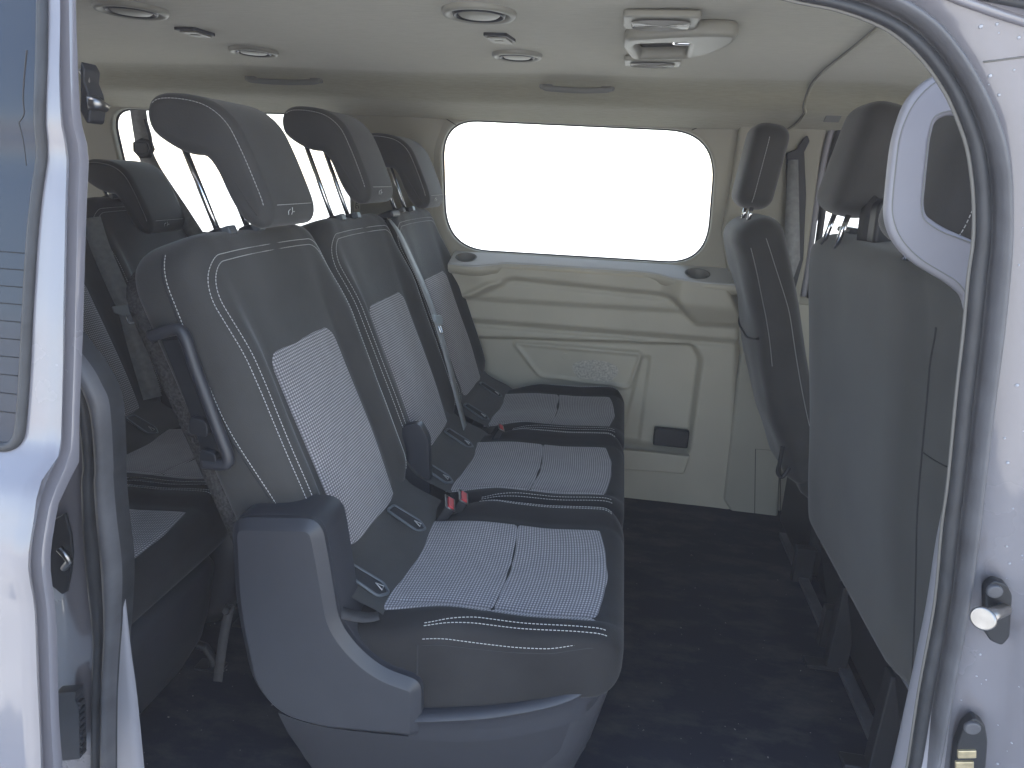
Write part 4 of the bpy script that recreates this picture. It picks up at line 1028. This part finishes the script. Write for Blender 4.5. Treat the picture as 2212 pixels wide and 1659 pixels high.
# body between ceiling and seal (pale line inside the arc), and lower pale strip
mb = MB(); mb.tube([p+PN*-.001+(a-b).normalized()*.001 for p, a, b in zip(I_, I_, O_)], .0018, 8); structure(mb.build('door_frame', 'pale_edge'))
lst = [(2036, 1120), (2020, 1200), (2000, 1330), (1965, 1500), (1920, 1700), (1890, 1800)]; lso = [(2044, 1120), (2040, 1200), (2028, 1330), (2004, 1500), (1980, 1700), (1950, 1800)]
A_ = catmull([at(x, y, 'y', .835) for x, y in lst], 4); B_ = catmull([at(x, y, 'y', .80) for x, y in lso], 4)
mb = MB(); mb.loft([[a+Vector((.012, .03, 0)), a, b_, b_+Vector((.03, .0, 0))] for a, b_ in zip(A_, B_)], cap=False, closed=False); structure(mb.build('door_frame', 'pillar'))

# pale pillar sheet with its rounded opening (behind the seal, before the front seats)
t = thing('pillar_panel', 'pale grey sheet panel with a rounded opening at the front pillar', 'panel', (.40, .93, 1.0))
YP = .92
out_ = [(2125, 140), (2005, 165), (1955, 215), (1926, 300), (1915, 400), (1909, 470), (1925, 520), (1965, 565), (2050, 615), (2078, 640), (2090, 690), (2160, 700), (2190, 400)]
hol = [(2140, 255), (2110, 247), (2040, 250), (2014, 262), (2004, 300), (1996, 380), (1990, 440), (1994, 464), (2030, 490), (2100, 520), (2140, 540), (2160, 400)]
def pz(L, r): return [(p.x, p.y) for p in rpoly([(at(x, y, 'y', YP).x, at(x, y, 'y', YP).z, 0) for x, y in L], r, 6)]
Pp = t.location
op = pz(out_, [.005, .02, .03, .03, .03, .03, .03, .03, .02, .01, .01, 0, 0]); hl = pz(hol, [.01, .02, .02, .015, .02, .02, .01, .015, .02, .02, .01, .02])
plate('sheet', op, [hl], .022, lambda u, v, w_: Vector((u-Pp.x, YP+w_-Pp.y, v-Pp.z)), 'pillar', t, .006)
mb = MB(); mb.tube([Vector((a-Pp.x, YP-.0112-Pp.y, b-Pp.z)) for a, b in pz([(x+(9 if x < 2060 else 0), y+(9 if y < 300 else -10)) for x, y in out_], .03)][0:70], .0007, 6); mb.build('pressed_line', 'hl_plastic', t)
mb = MB(); mb.tube([Vector((a-Pp.x, YP-.0112-Pp.y, b-Pp.z)) for a, b in pz([(x-(8 if x < 2100 else -8), y-8 if y < 300 else y+9) for x, y in hol], .022)], .0007, 6, closed=True); mb.build('pressed_line', 'hl_plastic', t)

# striker and contact plate on the jamb
def jpt(px, py, lift): return at_plane(px, py, Vector((0, .76, .9))+PN*lift, PN)
JL = .012
t = thing('door_striker', 'black plate with a steel striker pin on the painted door jamb', 'striker', jpt(2148, 1318, JL))
o_ = rpoly([jpt(x, y, JL)-t.location for x, y in ((2130, 1258), (2145, 1248), (2170, 1256), (2182, 1280), (2176, 1370), (2160, 1388), (2135, 1378), (2118, 1350), (2125, 1320), (2124, 1270))], .004, 3)
mb = MB(); mb.prism([p-PN*.006 for p in o_], PN*.012); mb.build('plate', 'plastic_dark', t, bevel=.0025, segs=3)
c = jpt(2148, 1277, JL+.008)-t.location; mb = MB(); mb.cyl(c-PN*.003, c+PN*.003, .0085, 20); mb.build('screw', 'rubber_grey', t, bevel=.002)
a = jpt(2170, 1315, JL+.004)-t.location; b_ = jpt(2124, 1336, JL+.055)-t.location
mb = MB(); mb.tube([a, a.lerp(b_, .5), b_], .0075, 16); mb.build('pin', 'steel', t)
d_ = (b_-a).normalized(); mb = MB(); mb.cyl(b_-d_*.003, b_+d_*.003, .0125, 22); mb.build('pin_head', 'steel', t, bevel=.002)
t = thing('contact_plate', 'black rounded plate with stacked brass contacts low on the door jamb', 'contact plate', jpt(2085, 1620, JL))
o_ = rpoly([jpt(x, y, JL)-t.location for x, y in ((2062, 1600), (2078, 1560), (2100, 1540), (2122, 1556), (2128, 1590), (2120, 1700), (2108, 1760), (2050, 1760), (2055, 1660))], .005, 4)
mb = MB(); mb.prism([p-PN*.006 for p in o_], PN*.014); mb.build('plate', 'plastic_dark', t, bevel=.0025, segs=3)
c = jpt(2100, 1572, JL+.009)-t.location; mb = MB(); mb.cyl(c-PN*.003, c+PN*.003, .0095, 20); mb.build('screw', 'rubber_grey', t, bevel=.002)
for k, (x, y) in enumerate(((2088, 1628), (2083, 1652), (2079, 1676))):
    c = jpt(x, y, JL+.009)-t.location; mb = MB(); ux = Vector((1, 0, 0)); uz = PN.cross(ux); R = Matrix((ux, PN, uz)).transposed() @ Matrix.Rotation(-.25, 3, 'Y')
    mb.box(c, (.021, .004, .0125), R); mb.build('contact', 'brass', t, bevel=.001)
# water drops on the paint
mb = MB(); bpy.context.view_layer.update()
from mathutils.bvhtree import BVHTree
bt = BVHTree.FromPolygons([v.co for v in jm.data.vertices], [tuple(p.vertices) for p in jm.data.polygons])
def on_jamb(px, py, l=.0005):
    h = bt.ray_cast(EYE, ray(px, py).normalized(), 5)
    return None if h[0] is None else h[0]+PN*l
for pts, r_, m_ in (([(2124, 134), (2150, 131), (2180, 127), (2212, 123), (2240, 120)], .0008, 'pale_edge'), ([(2040, -14), (2080, 2), (2120, 16), (2160, 30), (2212, 46), (2240, 54)], .0042, 'paint'), ([(2120, -10), (2160, -2), (2212, 8), (2250, 14)], .004, 'rubber')):
    q_ = [on_jamb(x, y) for x, y in pts]; q_ = [v for v in q_ if v is not None]
    if len(q_) > 2: m2 = MB(); m2.tube(catmull(q_, 6), r_, 8); structure(m2.build('door_frame_seam', m_))
nd_ = 0
while nd_ < 45:
    px, py = random.uniform(2060, 2212), random.uniform(0, 1659)
    h = bt.ray_cast(EYE, ray(px, py).normalized(), 5)
    if h[0] is None: continue
    nd_ += 1; p, nrm = h[0], h[1]
    if nrm.dot(EYE-p) < 0: nrm = -nrm
    r = random.choice((.0007, .0010, .0013, .0017)) * random.uniform(.8, 1.2)
    s1_ = nrm.orthogonal().normalized(); s2_ = nrm.cross(s1_)
    rg = []
    for e in (0, 35, 65, 88):
        e = math.radians(e); rg.append([p+nrm*r*.55*math.sin(e)+(s1_*math.cos(k*math.pi/4)+s2_*math.sin(k*math.pi/4))*r*math.cos(e)-Vector((0, 0, 1))*r*.2*math.cos(e) for k in range(8)])
    mb.loft(rg)
tag(mb.build('water_drops', 'drop'), 'tiny water drops beaded on the painted door jamb', 'water drops', kind='stuff')

# ================================================================== REAR JAMB of the opening
t = thing('rear_weatherstrip', 'dark curved rubber weatherstrip at the rear edge of the door opening', 'weatherstrip', (-.75, .8, .5))
ri = [(120, 700), (188, 785), (216, 833), (233, 880), (241, 1002), (241, 1036), (248, 1121), (260, 1228), (258, 1335), (252, 1420), (247, 1520), (246, 1659), (246, 1750)]
li = [(60, 700), (118, 770), (160, 850), (178, 930), (184, 1002), (180, 1036), (182, 1121), (188, 1228), (204, 1370), (203, 1450), (202, 1520), (200, 1659), (200, 1750)]
RB = Vector((0, -1, -.05)).normalized()
def rb(px, py, l=0): return at_plane(px, py, Vector((0, .80, .6))+RB*l, RB)
A_ = catmull([rb(*p) for p in li], 5); B_ = catmull([rb(*p) for p in ri], 5); rings = []
for a, b_ in zip(A_, B_):
    w_ = b_-a
    rings.append([a-w_*.1-RB*.02, a+RB*.0, a+w_*.10+RB*.010, a+w_*.25+RB*.014, a+w_*.38+RB*.008, a+w_*.44-RB*.002, a+w_*.50+RB*.002, a+w_*.62+RB*.014, a+w_*.78+RB*.016, a+w_*.90+RB*.008, a+w_*1.0-RB*.004, a+w_*1.02-RB*.03])
mb = MB(); mb.loft([[p-t.location for p in r] for r in rings], cap=False, closed=False); rw = mb.build('lip', ['rubber', 'rubber_grey'], t)
for p in rw.data.polygons: p.material_index = 1 if (min(p.vertices) % 12) in (6, 7, 8, 9) else 0
# pale inner trim line beside it and the pale sill trim at the bottom
C1 = catmull([rb(x, y, -.012) for x, y in ((125, 690), (194, 782), (224, 830), (240, 880), (247, 1002), (252, 1100), (264, 1228), (276, 1335), (284, 1410), (297, 1506), (312, 1659), (322, 1750))], 5)
C0 = catmull([rb(x, y, -.008) for x, y in ((118, 700), (188, 785), (216, 833), (233, 880), (241, 1002), (246, 1100), (258, 1228), (262, 1335), (252, 1400), (247, 1506), (245, 1659), (245, 1750))], 5)
mb = MB(); mb.loft([[a, a.lerp(b_, .6)+RB*.003, b_, b_+Vector((-.07, .05, 0))] for a, b_ in zip(C0, C1)], cap=False, closed=False); structure(mb.build('door_frame', 'pillar'))
# painted return panel left of the rubber
mb = MB(); rings = []
for a, b_ in zip(A_, B_):
    rings.append([a-Vector((x, 0, 0))-RB*d for x, d in ((-.012, .02), (.0, .012), (.012, .004), (.03, .0), (.055, .002), (.09, .015), (.20, .02), (.5, .02))])
mb.loft(rings, cap=False, closed=False); structure(mb.build('door_frame', 'paint'))
mb = MB(); mb.add([rb(-400, 1800, -.03), rb(190, 1800, -.03), rb(150, 620, -.03), rb(-400, 620, -.03)], [(0, 1, 2, 3)]); structure(mb.build('door_frame', 'paint', smooth=False))

t = thing('door_latch', 'dark latch recess between the opened door edge and the rear jamb', 'latch', rb(135, 1200, .012))
P = [rb(x, y, .012)-t.location for x, y in ((146, 1105), (158, 1150), (162, 1190), (158, 1235), (150, 1275), (140, 1280), (110, 1255), (105, 1180), (120, 1120))]
mb = MB(); mb.prism(P, RB*.006); mb.build('plate', 'plastic_dark', t, bevel=.002)
mb = MB(); mb.tube([rb(x, y, .026)-t.location for x, y in ((128, 1185), (142, 1200), (150, 1212), (138, 1228))], .005, 8); mb.build('claw', 'steel', t)
t = thing('cable_comb', 'grey toothed plastic comb block low on the rear door jamb', 'comb', rb(150, 1560, .02))
P = rpoly([rb(x, y, .03)-t.location for x, y in ((118, 1497), (164, 1494), (162, 1512), (170, 1530), (172, 1640), (118, 1645))], .002, 3)
mb = MB(); mb.prism(P, -RB*.016); mb.build('block', 'plastic', t, bevel=.002)
for k in range(9):
    c = rb(173+.4*k, 1514+k*13.5, .024)-t.location; mb = MB(); mb.box(c, (.010, .010, .0045)); mb.build('tooth', 'plastic_dark', t, bevel=.0008)

# ================================================================== SLIDING DOOR, slid back outside the body
t = thing('sliding_door', 'pale lavender grey sliding door slid back, with dark tinted window', 'door', (-.62, .7, 0))
XD = at(185, 700, 'y', .70).x
# edge contour of the door, as seen on its front edge (y, z) profile
edge = [(150, -400), (160, -200), (168, 0), (172, 120), (180, 270), (196, 320), (192, 430), (188, 553), (184, 700), (181, 772), (176, 900), (175, 1002), (168, 1022), (141, 1053), (128, 1100), (114, 1190), (115, 1241), (124, 1305), (128, 1377), (132, 1548), (140, 1659), (146, 1800)]
def dx(px, py, x=None): return at(px, py, 'x', XD if x is None else x)
prof_in = [dx(*p) for p in edge]
hem = [(106, -400), (112, -200), (120, 0), (118, 160), (122, 270), (134, 333), (132, 430), (130, 553), (127, 700), (127, 772), (124, 900), (122, 950), (118, 993), (77, 1044), (64, 1121), (50, 1210), (52, 1250), (64, 1313), (68, 1400), (70, 1463), (76, 1580), (79, 1659), (84, 1800)]
# outer skin: a hem line on the skin, found on the plane x = XD-.005 then swept back along -X
n_ = 40
def resamp(P, n):
    P = catmull(P, 8); L = [0]
    for i in range(1, len(P)): L.append(L[-1]+(P[i]-P[i-1]).length)
    out = []; j = 0
    for k in range(n+1):
        s_ = L[-1]*k/n
        while j < len(L)-2 and L[j+1] < s_: j += 1
        out.append(P[j].lerp(P[j+1], (s_-L[j])/max(1e-9, L[j+1]-L[j])))
    return out
E_ = resamp(prof_in, 70)
hem3 = resamp([at(x, y, 'x', XD-.002) for x, y in hem], 70)
zs = [p.z for p in hem3]
def hem_y(z):
    for i in range(len(hem3)-1):
        a, b_ = hem3[i], hem3[i+1]
        if (a.z-z)*(b_.z-z) <= 0: return a.y+(b_.y-a.y)*((z-a.z)/(b_.z-a.z+1e-9))
    return hem3[0].y if z > hem3[0].z else hem3[-1].y
def edge_y(z):
    for i in range(len(E_)-1):
        a, b_ = E_[i], E_[i+1]
        if (a.z-z)*(b_.z-z) <= 0: return a.y+(b_.y-a.y)*((z-a.z)/(b_.z-a.z+1e-9))
    return E_[0].y if z > E_[0].z else E_[-1].y
Z_ = [1.50-i*.018 for i in range(72)]
# window outline on the skin, in (x, z)
WZ0, WZ1 = .0, 0
def skin_pt(x, z, l=0):  return Vector((x, hem_y(z)-l, z))
gw = []
for px, py in ((105, 0), (92, 240), (75, 470), (62, 700), (52, 880), (40, 925), (0, 955)):
    # intersect ray with the (nearly flat) upper skin
    p = at(px, py, 'y', hem_y(1.0)); 
    for _ in range(4): p = at(px, py, 'y', hem_y(p.z))
    gw.append(p)
gl_x = max(p.x for p in gw[:5]); gl_zb = gw[-1].z
mb = MB(); rings = []
for z in Z_:
    yh, ye = hem_y(z), edge_y(z)
    g = (ye-yh)
    rings.append([Vector((XD-2.0, yh, z)), Vector((XD-.9, yh, z)), Vector((XD-.40, yh, z)), Vector((XD-.10, yh, z)), Vector((XD-.045, yh, z)), Vector((XD-.018, yh-.0005, z)), Vector((XD-.006, yh+.001, z)), Vector((XD-.001, yh+.005, z)), Vector((XD-.004, yh+g*.30, z)), Vector((XD-.014, yh+g*.38, z)), Vector((XD-.014, yh+g*.55, z)), Vector((XD-.002, yh+g*.64, z)), Vector((XD, yh+g*.75, z)), Vector((XD, ye-.003, z)), Vector((XD-.004, ye, z)), Vector((XD-.03, ye+.002, z)), Vector((XD-.9, ye+.002, z)), Vector((XD-2.0, ye+.002, z))])
mb.loft([[p-t.location for p in r] for r in rings], cap=False, closed=False); mb.build('door_shell', 'paint', t, auto=40)
# tinted window: outline follows the measured edge, rounded lower corner
go = [(p.x, p.z) for p in gw]
O2 = [(XD-1.6, 1.55), (gw[0].x+.0, 1.55)]+[(p.x, p.z) for p in gw[:5]]
O2 = [(XD-1.6, 1.50), (gw[0].x+.002, 1.50), (gw[1].x, gw[1].z), (gw[2].x, gw[2].z), (gw[4].x, gw[4].z), (gw[4].x-.004, gw[-1].z-.004), (XD-1.6, gw[-1].z-.02)]
R2 = rpoly([(a, b_, 0) for a, b_ in O2], [0, 0, .05, .05, .03, .06, 0], 8)
def wy(z): return hem_y(z)
mb = MB(); n0 = len(R2)
outr = [Vector((p.x, wy(p.y)-.0015, p.y))-t.location for p in R2]
cx_, cz_ = sum(p.x for p in R2)/n0, sum(p.y for p in R2)/n0
mb.tube(outr, .0062, 8, closed=True); mb.build('window_seal', 'rubber', t)
# glass as a grid clipped to the outline
zg = [1.50-(1.50-(gw[-1].z))*i/40 for i in range(41)]
rows = []
def xmax(z):
    best = None
    for i in range(len(R2)):
        a, b_ = R2[i], R2[(i+1) % len(R2)]
        if (a.y-z)*(b_.y-z) <= 0 and abs(a.y-b_.y) > 1e-6:
            xx = a.x+(b_.x-a.x)*(z-a.y)/(b_.y-a.y); best = xx if best is None or xx > best else best
    return best if best is not None else XD-.4
mb = MB(); mb.loft([[Vector((XD-1.6+(xmax(z)-XD+1.6)*f, wy(z)-.0025, z))-t.location for f in (0, .25, .5, .75, .9, 1)] for z in zg], cap=False, closed=False)
MT['tint'] = mat('tinted_glass', (.024, .032, .046), .045, spec=.26)
mb.build('window_glass', 'tint', t)
# heating lines and a crack-like smear on the glass
mb = MB()
for k in range(10):
    z = at(20, 555+k*37, 'y', wy(.9)).z; 
    mb.tube([Vector((XD-.5, wy(z)-.003, z))-t.location, Vector((xmax(z)-.008, wy(z)-.003, z))-t.location], .0006, 5)
mb.build('heating_line', 'seam', t)
P = catmull([at(x, y, 'y', wy(1.1)-.0032)-t.location for x, y in ((58, 108), (52, 170), (50, 215), (52, 245), (43, 262), (41, 266), (46, 285), (52, 315), (57, 358))], 6)
mb = MB(); mb.tube(P, lambda f: .0009*(1-.4*f), 6); mb.build('streak', 'seam', t)
# hardware peeking out behind the top of the door edge
t = thing('door_roller_arm', 'dark roller arm with a steel pin behind the top of the opened door', 'roller arm', at(195, 215, 'y', .86))
L_ = t.location
mb = MB(); P = [at(x, y, 'y', .86)-L_ for x, y in ((172, 130), (182, 150), (180, 175), (190, 200), (196, 230), (192, 262), (186, 268), (172, 240))]; mb.prism(P, (0, .03, 0)); mb.build('bracket', 'plastic_dark', t, bevel=.003)
mb = MB(); mb.tube([at(188, 222, 'y', .86)-L_, at(212, 224, 'y', .87)-L_, at(232, 234, 'y', .88)-L_], lambda f: .0085-.003*(f > .7), 14); mb.build('pin', 'steel', t)
mb = MB(); mb.tube(catmull([at(x, y, 'y', .87)-L_ for x, y in ((178, 150), (186, 168), (184, 186))], 4), .005, 8); mb.build('spring', 'steel', t)

# near upper rail behind the door (closes the cabin above the opening's rear)
mb = MB(); mb.box((-1.95, .86, .9), (1.7, .03, 1.3)); 
o = mb.build('near_wall', 'plastic_trim_up', smooth=False); structure(o); o.location = (0, 0, -.1)
bpy.context.view_layer.update()

# ================================================================== added thin scattering volume, imitates the veil of lens glare
VEIL = .0135
if VEIL:
    mb = MB(); mb.box((0, 0, 3), (150, 150, 9.2)); veil = mb.build('lens_veil', 'seam', smooth=False); tag(veil, kind='stuff')
    m = bpy.data.materials.new('lens_veil_volume'); m.use_nodes = True; n = m.node_tree; n.nodes.clear()
    o = n.nodes.new('ShaderNodeOutputMaterial'); v = n.nodes.new('ShaderNodeVolumePrincipled'); v.inputs['Color'].default_value = (.88, .86, .96, 1); v.inputs['Density'].default_value = VEIL
    n.links.new(v.outputs[0], o.inputs['Volume']); veil.data.materials.clear(); veil.data.materials.append(m)
